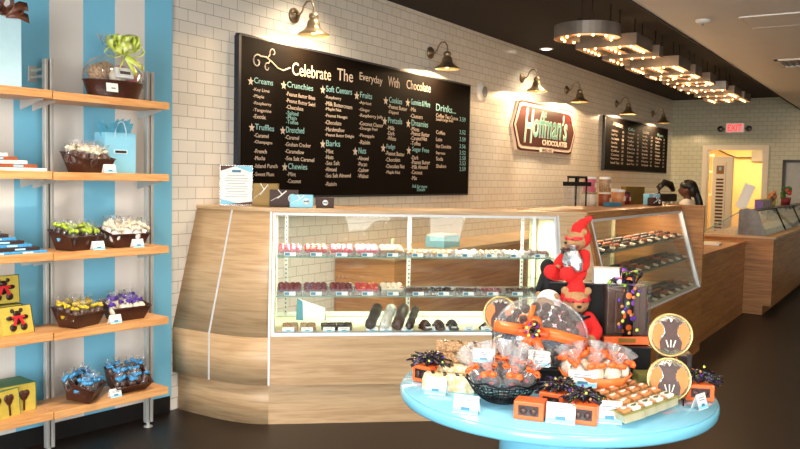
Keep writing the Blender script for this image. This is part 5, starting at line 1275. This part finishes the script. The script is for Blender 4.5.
def lolly_bag(label, group):
    t = thing('lollipop_bag', label, 'candy bag', (0, 0, 0), 0, group)
    b = B(); b.lathe([(.0001, -.010), (.022, -.010), (.026, 0), (.022, .010), (.0001, .010)], seg=20, basis=basis((0, 0, .0), (1, 0, 0), (0, 0, 1))); b.ball((0, -.012, .002), (.009, .004, .007), 1, 1); obj('lollipop', b, ['choc', 'red'], t)
    b = B(); b.cap = False
    b.lathe([(.0001, -.034), (.020, -.030), (.031, -.012), (.031, .010), (.018, .030), (.007, .040), (.011, .052), (.024, .078), (.030, .098)], (0, 0, 0), 12, 0, 1, .6, None, True, lambda a, z: .16*math.sin(5*a+z*120)); obj('clear_wrapper', b, 'cello', t)
    b = B(); b.tube([(.009*math.cos(a), .008*math.sin(a), .040) for a in [2*PI*i/8 for i in range(8)]], .004, 0, 5, True)
    for s_ in (-1, 1): b.strip([(0, -.010, .04), (s_*.014, -.014, .048), (s_*.026, -.012, .042), (s_*.018, -.012, .034), (0, -.010, .04)], .013, 0, .001, (0, 1, .3))
    obj('ribbon', b, 'orangerib', t); return t
LB = lolly_bag('bag', 'wrapped lollipops in the wire bowl'); first = True; random.seed(21)
for ring, (n, rr, z, lean_) in enumerate(((8, .088, .092, .62), (5, .048, .10, .3), (1, 0, .11, 0))):
    for k in range(n):
        a = 2*PI*k/n + .3*ring; x, y = rr*math.cos(a), rr*math.sin(a)
        rot = Matrix.Rotation(lean_, 3, Vector((-math.sin(a), math.cos(a), 0))) @ Matrix.Rotation(FR+random.uniform(-.3, .3), 3, 'Z')
        e = rot.to_euler(); o = LB if first else dup(LB); first = False
        o.location = (wb[0]+x, wb[1]+y, TT+z); o.rotation_euler = e; o.scale = (1.15,)*3
        o['label'] = 'lollipop in clear wrap with orange ribbon standing in the wire bowl'; o['group'] = 'wrapped lollipops in the wire bowl'
card_prop('price_card', 'price card clipped on the left of the lollipop bags', 'price card', (2.575, 1.285, .945), FR-.05, .078, .05, .15)
card_prop('price_card', 'price card between the wire bowl and the orange bowl', 'price card', (2.765, 1.155, .915), FR-.25, .082, .058, .15)
# ---- orange bowl
ob = (2.895, .985)
t = thing('paper_bowl', 'orange pleated bowl filled with white candy bags', 'bowl', (ob[0], ob[1], TT), 0)
b = B(); b.cap = False
prf = [(.0001, .002), (.062, .003), (.085, .03), (.108, .065), (.128, .098), (.122, .098), (.103, .066), (.08, .032), (.055, .008), (.0001, .008)]
b.lathe(prf, (0, 0, 0), 64, 0, 1, 1, None, True, lambda a, z: .05*abs(math.sin(6*a))); obj('bowl_body', b, 'orangebowl', t)
first = None; random.seed(33)
OB = make_bag('bag', 'candy bag', 'cream_candy', 'orangerib', 1.45, 'white bags in the orange bowl')
k_ = 0
for ring, (n, rr, z, ln_) in enumerate(((9, .078, .072, .42), (6, .045, .082, .25), (2, .012, .088, .1))):
    for k in range(n):
        a = 2*PI*k/n+.35*ring; rot = Matrix.Rotation(ln_, 3, Vector((-math.sin(a), math.cos(a), 0))) @ Matrix.Rotation(random.uniform(0, 6), 3, 'Z')
        o = OB if k_ == 0 else dup(OB); k_ += 1
        o.location = (ob[0]+rr*math.cos(a), ob[1]+rr*math.sin(a), TT+z); o.rotation_euler = rot.to_euler(); o['label'] = 'white candy in clear bag tied with orange ribbon in the orange bowl'
card_prop('price_card', 'price card leaning on the front of the orange bowl', 'price card', (2.765, .985, .865), FR-.1, .10, .058, .1)
# ---- little orange window box
def orange_box(label, loc, rz, tins=True, d=(.10, .075, .062)):
    t = thing('candy_box', label, 'candy box', loc, rz)
    b = B(); b.box((0, 0, d[2]/2), d, 0, None, .004); obj('box_body', b, 'orange', t)
    b = B(); b.box((0, -d[1]/2-.001, d[2]*.52), (d[0]*.68, .002, d[2]*.56), 0, None, .001); wn = obj('window', b, 'dchoc', t)
    b = B()
    for s_ in (-1, 1): b.ball((s_*d[0]*.17, -d[1]/2-.002, d[2]*.5), (d[0]*.13, .005, d[2]*.2), 0, 2)
    obj('chocolate_piece', b, 'choc', wn)
    return t
def tinsel_bow(label, loc, s=.06, n=60, seed=1):
    t = thing('tinsel_bow', label, 'bow', loc, FR); random.seed(seed); b = B()
    for k in range(n*2):
        a = random.uniform(0, 2*PI); el = random.uniform(-.15, 1.45); L = s*random.uniform(.6, 1.25)
        d = Vector((math.cos(a)*math.cos(el)*1.25, math.sin(a)*math.cos(el)*.8, math.sin(el)*.75))
        p = [Vector((0, 0, s*.12)), d*L*.5+Vector((0, 0, s*.2)), d*L+Vector((random.uniform(-.3, .3)*s, 0, -.1*s))]
        b.strip(p, random.uniform(.006, .013), 0, .0008, (random.random()-.5, random.random()-.5, .6))
    obj('tinsel_strands', b, 'tinsel', t)
    for k in range(8):
        a = random.uniform(0, 2*PI); el = random.uniform(.1, 1.3); d = Vector((math.cos(a)*math.cos(el)*1.2, math.sin(a)*math.cos(el)*.8, math.sin(el)*.8))*s*random.uniform(.6, 1.0)
        obj('confetti_piece', B().ball(d+Vector((0, 0, s*.15)), (.0055, .0035, .0055), 0, 1), ['treat_orange', 'bow_green', 'purple_tissue'][k % 3], t)
    b = B(); b.ball((0, 0, s*.25), (s*.5, s*.38, s*.3), 0, 2); obj('core', b, 'tinsel', t); return t
orange_box('small orange window box at the front of the table, without bow', (2.51, 1.072, TT), FR-.15)
orange_box('orange box under the left dark tinsel bow, behind the price card', (2.655, 1.045, TT), FR-.3, d=(.085, .085, .065))
tinsel_bow('left dark tinsel bow on a small orange box at the table front', (2.66, 1.03, TT+.067), .062, 70, 4)
orange_box('orange box under the right dark tinsel bow, front of the table', (2.575, .905, TT), FR-.2, d=(.088, .085, .065))
tinsel_bow('right dark tinsel bow on a small orange box at the table front', (2.595, .92, TT+.067), .055, 60, 5)
orange_box('orange box with dark tinsel at the far left rim of the table', (2.725, 1.605, TT), FR-.45, d=(.085, .08, .065))
tinsel_bow('dark tinsel bow on the orange box at the far left rim', (2.735, 1.60, TT+.067), .062, 70, 6)
orange_box('orange box with dark tinsel at the far right rim, behind the tins', (3.11, .665, TT), FR+.1, d=(.10, .08, .06))
tinsel_bow('dark tinsel bow on the orange box at the far right rim', (3.12, .665, TT+.062), .06, 70, 7)
# ---- long cream confection packs, left
def pack(label, loc, rz, L=.26, w=.07, h=.055, tie=True, m='bagcream'):
    t = thing('wrapped_confection', label, 'wrapped confection', loc, rz, None)
    b = B(); b.poly([(-w/2, 0), (w/2, 0), (w/2, h*.7), (w*.2, h), (-w*.2, h), (-w/2, h*.7)], L, 0, basis((0, -L/2, 0), (1, 0, 0), (0, 0, 1), (0, 1, 0))); obj('wrapped_body', b, m, t)
    b = B()
    for k in range(4): b.box((0, -L*.36+L*.24*k, h+.002), (w*.4, .012, .003), 0, (0, 0, .4))
    obj('dark_tie', b, 'dchoc', t)
    b = B(); b.lathe([(.0001, h+.001), (.016, h+.001), (.016, h+.003), (.0001, h+.003)], (0, -L*.30, 0), 16); b.ball((-.02, L*.1, h), (.008, .008, .004), 0, 1); b.ball((.015, L*.25, h), (.008, .008, .004), 0, 1); obj('gold_seal', b, 'goldcard', t)
    return t
pr = math.atan2(.06, .32)-PI/2
pack('nearest cream wrapped confection pack, behind the left price card', (2.675, 1.47, TT), FR+PI/2-.12, .20, .09, .055)
pack('second cream wrapped pack, behind the nearest one', (2.79, 1.50, TT), FR+PI/2-.02, .24, .09, .065)
pack('third wrapped pack with dark ties, farther left on the table', (2.90, 1.54, TT), FR+PI/2+.05, .28, .08, .085, True, 'beige')
pack('farthest wrapped pack with dark ties along the back left rim', (3.01, 1.58, TT), FR+PI/2+.05, .26, .07, .11, True, 'beige')
# ---- gold chocolate trays
def gold_tray(label, loc, rot):
    t = thing('chocolate_assortment', label, 'chocolate box', loc, 0, 'gold trays of decorated chocolates', rot)
    w, L, h = .078, .25, .028
    b = B(); b.box((0, 0, h/2), (w, L, h), 0, None, .003)
    obj('tray_body', b, 'traygold', t)
    b = B()
    for k in range(5): b.box((0, -L/2+L*k/4, h+.001), (w, .006, .004), 0)
    for k in range(3): b.box((-w/2+w*k/2, 0, h+.001), (.005, L, .004), 0)
    obj('divider', b, 'moss', t)
    for i in range(2):
        for j in range(4):
            b = B(); x = (i-.5)*w*.49; y = -L*.375+L*.25*j
            b.box((x, y, h+.006), (.030, .040, .012), 0, None, .004); b.ball((x, y, h+.013), (.009, .009, .003), 1, 1); b.box((x, y, h+.0135), (.018, .006, .003), 1)
            obj('chocolate', b, ['treat_orange' if (i, j) != (1, 0) else 'treat_white', 'treat_white' if (i, j) != (1, 0) else 'treat_green'], t)
    return t
dirv = math.radians(22)
for k in range(4):
    x = 2.685+.070*k; y = .842-.014*k+ .0
    p0 = (x, y, TT+.024)
    gold_tray('tray of orange iced chocolates, %s from the front of the leaning row' % ['first', 'second', 'third', 'fourth'][k], p0, (.0, -.2, dirv-PI/2+.50+.05*k))
# ---- bat tins
def tin(label, loc, rz, r=.083, tilt=-.12):
    t = thing('round_tin', label, 'tin', loc, 0, None, (tilt, 0, rz))
    F = basis((0, 0, r), (1, 0, 0), (0, 0, 1), (0, -1, 0))
    b = B(); b.lathe([(.0001, -.012), (r*.97, -.012), (r, -.006), (r, .008), (r*.93, .010), (r*.91, .006), (.0001, .006)], seg=48, basis=F); obj('rim', b, 'goldrim', t)
    b = B(); b.lathe([(.0001, .0065), (r*.91, .0065), (r*.91, .0078), (.0001, .0078)], seg=48, basis=F); obj('lid_face', b, 'silver', t)
    for s_ in (-1, 1):
        b = B(); pts = [(s_*r*x, r*y) for x, y in ((.28, .10), (.34, .38), (.52, .58), (.72, .42), (.84, .1), (.78, -.28), (.60, -.58), (.45, -.66), (.50, -.30), (.40, -.05))]
        b.poly(pts if s_ < 0 else pts[::-1], .002, 0, F @ Matrix.Translation((0, 0, .0078))); obj('orange_icing', b, 'orangebowl', t)
    b = B(); pts = [(0, .58), (.12, .78), (.22, .62), (.46, .64), (.30, .38), (.26, .1), (.36, -.1), (.50, -.34), (.45, -.72), (.25, -.6), (0, -.75), (-.25, -.6), (-.45, -.72), (-.50, -.34), (-.36, -.1), (-.26, .1), (-.30, .38), (-.46, .64), (-.22, .62), (-.12, .78)]
    b.poly([(r*x, r*y) for x, y in pts][::-1], .004, 0, F @ Matrix.Translation((0, 0, .0078))); obj('chocolate_bat', b, 'choc', t)
    b = B()
    for k in (-1, 0, 1): b.box((r*.16*k, -.0125, r*.62), (r*.05, .002, r*.34), 0, (0, .3*k, 0))
    obj('white_icing', b, 'treat_white', t)
    return t
t = thing('wire_easel', 'black wire easel holding the lower round tin', 'easel', (2.995, .745, TT), FR)
b = B(); b.tube([(-.05, -.045, .0), (-.05, -.045, .022), (-.05, .0, .012), (-.05, .05, .0015)], .003, 0, 6); b.tube([(.05, -.045, .0), (.05, -.045, .022), (.05, .0, .012), (.05, .05, .0015)], .003, 0, 6); b.tube([(-.05, .0, .012), (-.02, .03, .15), (.02, .03, .15), (.05, .0, .012)], .003, 0, 6); obj('wire_frame', b, 'wire', t)
tin('lower round tin with chocolate bat on the wire easel', (2.985, .738, TT+.004), FR+.08, .080)
tin('upper round tin with chocolate bat, balanced above the lower one', (2.998, .743, TT+.166), FR+.05, .079, -.06)
tin('left round bat tin peeking out behind the platter, higher of two', (3.09, 1.47, TT+.155), FR-.25, .075)
tin('left round bat tin behind the lollipop bowl, lower of two', (3.05, 1.42, TT+.002), FR-.1, .077)
# ---- black risers
def riser(label, loc, d, rz=FR):
    t = thing('display_riser', label, 'display stand', loc, rz)
    b = B(); b.box((0, 0, d[2]/2), d, 0, None, .004); obj('riser_body', b, 'blackcloth', t)
    b = B(); b.box((0, 0, d[2]+.003), (d[0]+.01, d[1]+.01, .006), 0, None, .002); obj('riser_top', b, 'black', t); return t
riser('tall black riser under the seated red bear', (3.26, 1.165, TT), (.28, .10, .372))
riser('low black riser behind the wrapped chocolate block, under the spotted bow', (3.285, 1.01, TT), (.22, .14, .131))
riser('black riser carrying the round platter, behind the lollipops', (2.915, 1.215, TT), (.22, .10, .075))
riser('middle black riser behind the platter, carrying the lower bears', (3.125, 1.155, TT), (.24, .12, .105))
riser('black riser at the left holding up the higher bat tin', (3.13, 1.465, TT), (.10, .07, .15))
# white box on the tall riser
t = thing('white_box', 'flat white box lying on the tall black riser beside the bear', 'box', (3.265, 1.075, TT+.381), FR+.05)
b = B(); b.box((0, 0, .029), (.11, .085, .058), 0, None, .003); obj('box_body', b, 'white', t)
b = B(); b.box((0, 0, .060), (.112, .087, .004), 0); obj('lid', b, 'white', t)
# black plush figure to the left
t = thing('plush_toy', 'black velvet plush slumped left of the seated red bear', 'plush toy', (3.20, 1.30, TT+.30), FR); t.scale = (.8, .8, .8)
blob_obj('plush_body', [('b', (0, 0, .09), (.045, .04, .09)), ('b', (-.01, 0, .165), (.04, .038, .045)), ('l', [((.02, -.01, .13), .022), ((.07, -.02, .16), .02), ((.1, -.02, .15), .018)]), ('l', [((-.03, -.01, .12), .02), ((-.05, -.03, .05), .02)])], 'blackcloth', t, .006)
# ---- clear platter with orange bow
PT = thing('candy_platter', 'round clear platter of chocolates tied with a wide orange ribbon bow', 'candy platter', (2.90, 1.215, TT+.086), 0, None, (-.30, .06, FR))
r = .148
F = basis((0, 0, r*.78), (1, 0, 0), (0, 0, 1), (0, -1, 0)) @ Matrix.Diagonal((1.2, 1, 1, 1))
b = B(); b.lathe([(.0001, -.012), (r*.8, -.012), (r*.97, -.002), (r*.97, .0), (r*.8, -.008), (.0001, -.008)], seg=48, basis=F); obj('platter_base', b, 'clear', PT)
b = B(); b.cap = False; b.lathe([(r, -.002), (r, .003), (r*.93, .010), (r*.86, .036), (r*.74, .046), (.0001, .052)], seg=48, basis=F); obj('clear_dome', b, 'clear', PT)
b = B(); b.tube([(r*1.2*math.cos(a), -.0, r*.78+r*math.sin(a)) for a in [2*PI*i/64 for i in range(64)]], .0055, 0, 6, True); obj('dome_rim', b, 'cello', PT)
CH = None; random.seed(8)
for ring, n in ((.84, 20), (.60, 14), (.35, 8), (.1, 3)):
    for k in range(n):
        a = 2*PI*k/n+ring; lp = Vector((ring*.92*r*1.2*math.cos(a)*.95, -.016, r*.78+ring*.92*r*math.sin(a)*.95))
        wp = Matrix.Translation(PT.location) @ Euler(PT.rotation_euler).to_matrix().to_4x4() @ lp
        if CH is None:
            b = B(); b.ball((0, 0, 0), (.0195, .0195, .013), 0, 2); b.ball((0, 0, .010), (.010, .010, .006), 1, 1); CH = o = obj('platter_chocolate', b, ['choc', 'dchoc'])
            o.rotation_euler = (PI/2-.3, .06, FR)
        else: o = dup(CH)
        o.location = wp; tag(o, 'round chocolate under the clear dome of the ribboned platter', 'chocolate', 'chocolates on the ribboned platter')
bowp = Matrix.Translation(PT.location) @ Euler(PT.rotation_euler).to_matrix().to_4x4()
b = B(); zc = r*.80
b.strip([(-.183, -.0, zc+.012), (-.175, -.022, zc+.012), (-.15, -.05, zc+.006), (-.06, -.064, zc), (.06, -.064, zc-.004), (.14, -.05, zc-.016), (.175, -.022, zc-.02), (.183, 0, zc-.02)], .044, 0, .0015, (0, 0, 1)); obj('ribbon_band', b, 'orangerib', PT)
b = B(); random.seed(4)
loops(b, (-.03, -.070, zc+.004), 9, .080, .034, 0, .0, 0, .6, .5)
for a, L in ((-2.1, .085), (-1.1, .09), (-1.7, .06)): b.strip([(-.03, -.07, zc), (-.03+.5*L*math.cos(a), -.078, zc+.5*L*math.sin(a)), (-.03+L*math.cos(a), -.072, zc+L*math.sin(a))], .034, 0, .0012, (1, 0, .5))
b.strip([(-.03, -.07, zc), (-.045, -.08, zc+.05), (-.035, -.07, zc+.10)], .02, 0, .001, (1, 0, 0)); obj('bow', b, 'orangerib', PT)
b = B()
for k in range(12):
    a = random.uniform(0, 2*PI); q = random.uniform(.01, .04); L = random.uniform(.014, .028); b.strip([(-.03, -.085, zc), (-.03+L*.6*math.cos(a), -.10, zc+L*.6*math.sin(a)), (-.03+L*1.4*math.cos(a), -.092, zc+L*1.4*math.sin(a))], .009, 0, .0008, (-math.sin(a), 0, math.cos(a)))
for k in range(9): 
    a = 2*PI*k/9; b.ball((-.03+.024*math.cos(a), -.103, zc+.024*math.sin(a)), (.0065, .003, .0065), 1+k % 2, 1)
obj('spotted_curl', b, ['tinsel', 'bow_green', 'purple_tissue'], PT)
# ---- cellophane block of chocolate with spotted ribbon
t = thing('wrapped_chocolate_block', 'tall chocolate block in clear wrap with spotted ribbon and orange base', 'wrapped gift', (3.285, 1.01, TT+.140), FR+.28)
b = B(); b.box((0, 0, .0165), (.19, .12, .033), 0, None, .003); obj('orange_base', b, 'orange', t)
b = B(); b.box((0, -.0615, .018), (.07, .002, .016), 0); obj('gold_label', b, 'goldcard', t)
b = B(); b.box((0, 0, .135), (.165, .095, .195), 0, None, .006); 
for s_ in (-1, 1): b.box((s_*.03, -.045, .13), (.045, .02, .17), 0, None, .006)
obj('chocolate_block', b, 'choc', t)
b = B(); b.box((0, 0, .142), (.19, .12, .215), 0, None, .004); obj('clear_wrap', b, 'film', t)
b = B(); b.strip([(0, -.062, .035), (0, -.066, .14), (0, -.062, .242), (0, .0, .246)], .042, 0, .001, (1, 0, 0)); b.strip([(.097, -.0, .02), (.10, 0, .14), (.097, 0, .242), (0, .0, .246)], .04, 0, .001, (0, 1, 0)); obj('ribbon_band', b, 'spotrib', t)
sc_ = ['treat_orange', 'bow_green', 'purple_tissue']
for k in range(16): obj('ribbon_spot', B().ball((random.uniform(-.045, .045), -.069, .05+.012*k), (.0085, .002, .0085), 0, 1), sc_[k % 3], t)
for k in range(9): obj('ribbon_spot', B().ball((.103, random.uniform(-.03, .03), .05+.021*k), (.002, .0085, .0085), 0, 1), sc_[k % 3], t)
b = B(); random.seed(14); loops(b, (0, -.01, .252), 13, .085, .03, 0, .0, 0, .5, .7); obj('bow', b, 'spotrib', t)
# small boxes behind the tins
gift_box('gift_box', 'dark box with violet wrap between the wrapped block and the tins', (3.42, .83, TT), FR, (.13, .08, .10), 'dchoc', 'purple_tissue')
gift_box('gift_box', 'flat olive gold box lying behind the chocolate trays', (3.17, .855, TT), FR+.1, (.13, .08, .03), 'moss', None)
gift_box('gift_box', 'second olive gold box stacked behind the chocolate trays', (3.17, .855, TT+.031), FR+.2, (.12, .08, .028), 'moss', None)
gift_box('gift_box', 'dark box with orange spot beside the upper tin', (3.28, .80, TT), FR, (.10, .07, .12), 'dchoc', 'orange')
# ---- teddy bears
def bear(label, loc, rz, s=1., costume='red', lean_=0., pose='sit'):
    t = thing('teddy_bear', label, 'teddy bear', loc, 0, None, (lean_, 0, rz)); t.scale = (s,)*3
    body = [('b', (0, 0, .085), (.052, .045, .07)), ('b', (0, -.005, .20), (.052, .048, .048)), ('b', (0, -.048, .185), (.026, .028, .021)),
            ('b', (-.045, .0, .245), (.017, .010, .017)), ('b', (.045, .0, .245), (.017, .010, .017)),
            ('l', [((-.05, 0, .135), .022), ((-.075, -.03, .09), .021), ((-.055, -.07, .065), .02)]), ('l', [((.05, 0, .135), .022), ((.075, -.03, .09), .021), ((.055, -.07, .065), .02)]),
            ]
    legs = lambda r: [('l', [((s_*.03, -.01, .036), r), ((s_*.05, -.09, .034), r-.002), ((s_*.052, -.118, .048), r+.002)]) if pose == 'sit' else ('l', [((s_*.03, 0, .05), r), ((s_*.034, -.006, .03), r-.001)]) for s_ in (-1, 1)]
    body += legs(.028)
    blob_obj('body', body, 'plushbrown', t, .005)
    if costume == 'red':
        blob_obj('red_suit', [('b', (0, .002, .085), (.060, .054, .078)), ('l', [((-.05, 0, .135), .029), ((-.077, -.03, .09), .028), ((-.062, -.06, .070), .026)]), ('l', [((.05, 0, .135), .029), ((.077, -.03, .09), .028), ((.062, -.06, .070), .026)])] + legs(.035), 'plushred', t, .005)
        hd = blob_obj('red_hood', [('b', (0, .022, .215), (.060, .045, .055)), ('l', [((0, .012, .255), .038), ((.006, .03, .285), .024), ((.03, .045, .305), .013)]), ('b', (0.036, .048, .31), (.014, .014, .014))], 'plushred', t, .005)
        b = B(); b.tube([(-.05, -.018, .212), (-.03, -.043, .212), (0, -.052, .206), (.03, -.043, .212), (.05, -.018, .212)], [.007, .010, .006, .010, .007], 0, 8); obj('eye_mask', b, 'redrib', hd)
    else:
        blob_obj('white_hood', [('b', (0, .016, .215), (.062, .050, .058)), ('b', (0, .002, .085), (.060, .054, .078))], 'marsh', t, .005)
    b = B(); b.ball((-.02, -.052, .208), .0055, 0, 1); b.ball((.02, -.052, .208), .0055, 0, 1); b.ball((0, -.078, .192), (.010, .007, .007), 0, 2); obj('face_buttons', b, 'blacknose', t)
    b = B(); random.seed(3)
    for k in range(26):
        a = random.uniform(0, 2*PI); L = random.uniform(.018, .045); b.strip([(0, -.06, .15), (L*.6*math.cos(a), -.066, .15+L*.4*math.sin(a)), (L*1.2*math.cos(a), -.06, .15+L*.6*math.sin(a))], .011, 0, .0008, (-math.sin(a), 0, math.cos(a)))
    obj('neck_bow', b, 'tinsel', t)
    return t
bp = (3.215, 1.19, TT+.381)
bear('teddy bear in red hooded suit and mask seated on the tall riser', (bp[0], bp[1]-.0, bp[2]), FR-.75, .85)
t = thing('candy_pouch', 'crinkled silver foil candy pouch held by the seated red bear', 'candy pouch', (3.135, 1.175, TT+.43), FR-.5)
b = B(); b.ball((0, -.0, .04), (.046, .028, .052), 0, 3)
for v in b.bm.verts: v.co += Vector((math.sin(v.co.z*160)*.003, math.sin(v.co.x*150+v.co.z*90)*.004, math.sin(v.co.x*130)*.003))
obj('foil_body', b, 'silver', t)
b = B(); b.lathe([(.008, .085), (.022, .105), (.024, .108)], (0, 0, 0), 12, wave=lambda a, z: .2*math.sin(5*a)); obj('gathered_top', b, 'silver', t)
bear('lower teddy bear in red hood and mask, below the seated one', (3.115, 1.148, TT+.112), FR+.15, 1.0, 'red', 0, 'stand')
bear('brown bear with white hood peeking left of the lower red bear', (3.10, 1.265, TT+.112), FR-.5, .88, 'white', 0, 'stand')
orange_box('orange box behind the lollipop bowl at the back left', (2.98, 1.42, TT), FR, d=(.08, .08, .06))

# ================================================================== LIGHT
w = bpy.data.worlds.new('World'); scene.world = w; w.use_nodes = True
nt = w.node_tree; bg = nt.nodes['Background']
sky = nt.nodes.new('ShaderNodeTexSky'); sky.sky_type = 'NISHITA'; sky.sun_disc = False; sky.sun_elevation = math.radians(45)
nt.links.new(sky.outputs[0], bg.inputs[0]); bg.inputs[1].default_value = .5
def area(name, loc, size, energy, col, direction, sizey=None):
    ld = bpy.data.lights.new(name, 'AREA'); ld.shape = 'RECTANGLE'; ld.size = size; ld.size_y = sizey or size; ld.energy = energy; ld.color = col
    o = bpy.data.objects.new(name, ld); COL.objects.link(o); o.location = loc; o.rotation_euler = Vector(direction).to_track_quat('-Z', 'Z').to_euler(); return o
area('storefront_and_side_light', (XS+.15, .2, 1.6), 8.0, 850, (1, .99, .97), (1, .05, -.05), 2.5)
area('storefront_and_side_light', (-.2, -4.2, 1.7), 5.0, 330, (1, .98, .95), (.35, 1, -.1), 2.4)  # unseen side light before the solid right wall, which has no window
# recessed ceiling fixtures over the shop (warm)
for i, (x, y) in enumerate(((2.2, .4), (3.1, 2.7), (2.1, 2.7), (5.2, .6), (8.0, .6), (11.0, .6), (14.0, .6))):  # third one is an unseen lamp added to brighten the striped wall
    z = HC if y > 1.9 else 2.95
    t = thing('recessed_downlight', 'round recessed ceiling light, outside the view', 'downlight', (x, y, z)); t['label'] = 'round recessed light in the ceiling over %s' % ['the round table', 'the front of the long counter', 'the striped wall shelving, added to brighten it', 'the aisle beside the front case', 'the aisle beside the second case', 'the gelato counter front', 'the far end of the aisle'][i]
    b = B(); b.lathe([(.085, -.006), (.085, 0), (.0001, 0)], (0, 0, 0), 20); obj('ring', b, 'plastic_white', t)
    ld = bpy.data.lights.new('downlight_lamp', 'SPOT'); ld.energy = (100, 120, 300, 30, 30, 30, 30)[i]; ld.color = (1, .84, .66); ld.spot_size = 2.0; ld.spot_blend = .8; ld.shadow_soft_size = .07
    lo = bpy.data.objects.new('downlight_lamp', ld); COL.objects.link(lo); lo.location = (x, y, z-.02)
for x_, e_ in ((9.4, 110), (5.0, 110)):  # left wash has no fixture, added above the view to brighten the bricks
    ld = bpy.data.lights.new('wall_wash', 'SPOT'); ld.energy = e_; ld.color = (1, .80, .56); ld.spot_size = 2.4; ld.spot_blend = .9; ld.shadow_soft_size = .06
    lo = bpy.data.objects.new('wall_wash', ld); COL.objects.link(lo); lo.location = (x_, 3.72, HC-.02)
area('case_light', c1w(.97, .35, ZT-.06), 1.7, 34, (1, .93, .8), (.0, 0, -1), .05).rotation_euler = (0, 0, CRZ)
area('case_light', (6.8, 2.15, ZT-.06), 2.2, 15, (1, .82, .55), (0, 0, -1), .05)
area('kitchen_light', (17.9, 3.0, 2.55), 1.4, 85, (1, .66, .30), (0, 0, -1), 1.4)
# ================================================================== CAMERA
cam = bpy.data.cameras.new('camera'); co = bpy.data.objects.new('camera', cam); COL.objects.link(co); scene.camera = co
cam.sensor_width = 36; cam.lens = 812.7/800*36; cam.clip_start = .05; cam.clip_end = 100
pi_, ro_, ya_ = 0.05855, 0.02052, 0.56969
fw = Vector((math.cos(ya_), math.sin(ya_), 0)); rt = Vector((math.sin(ya_), -math.cos(ya_), 0)); up = Vector((0, 0, 1))
F3 = fw*math.cos(pi_)-up*math.sin(pi_); u2 = up*math.cos(pi_)+fw*math.sin(pi_)
R3 = rt*math.cos(ro_)+u2*math.sin(ro_); U3 = u2*math.cos(ro_)-rt*math.sin(ro_)
mw = Matrix((R3, U3, -F3)).transposed().to_4x4(); mw.translation = (0, 0, 1.6); co.matrix_world = mw
vs = scene.view_settings
vs.view_transform = 'Standard'; vs.look = 'None'; vs.exposure = 0.16; vs.gamma = 1; vs.use_curve_mapping = False
scene.cycles.use_denoising = True
scene.cycles.max_bounces = 10; scene.cycles.transparent_max_bounces = 24; scene.cycles.sample_clamp_indirect = 6; scene.cycles.caustics_reflective = False; scene.cycles.caustics_refractive = False
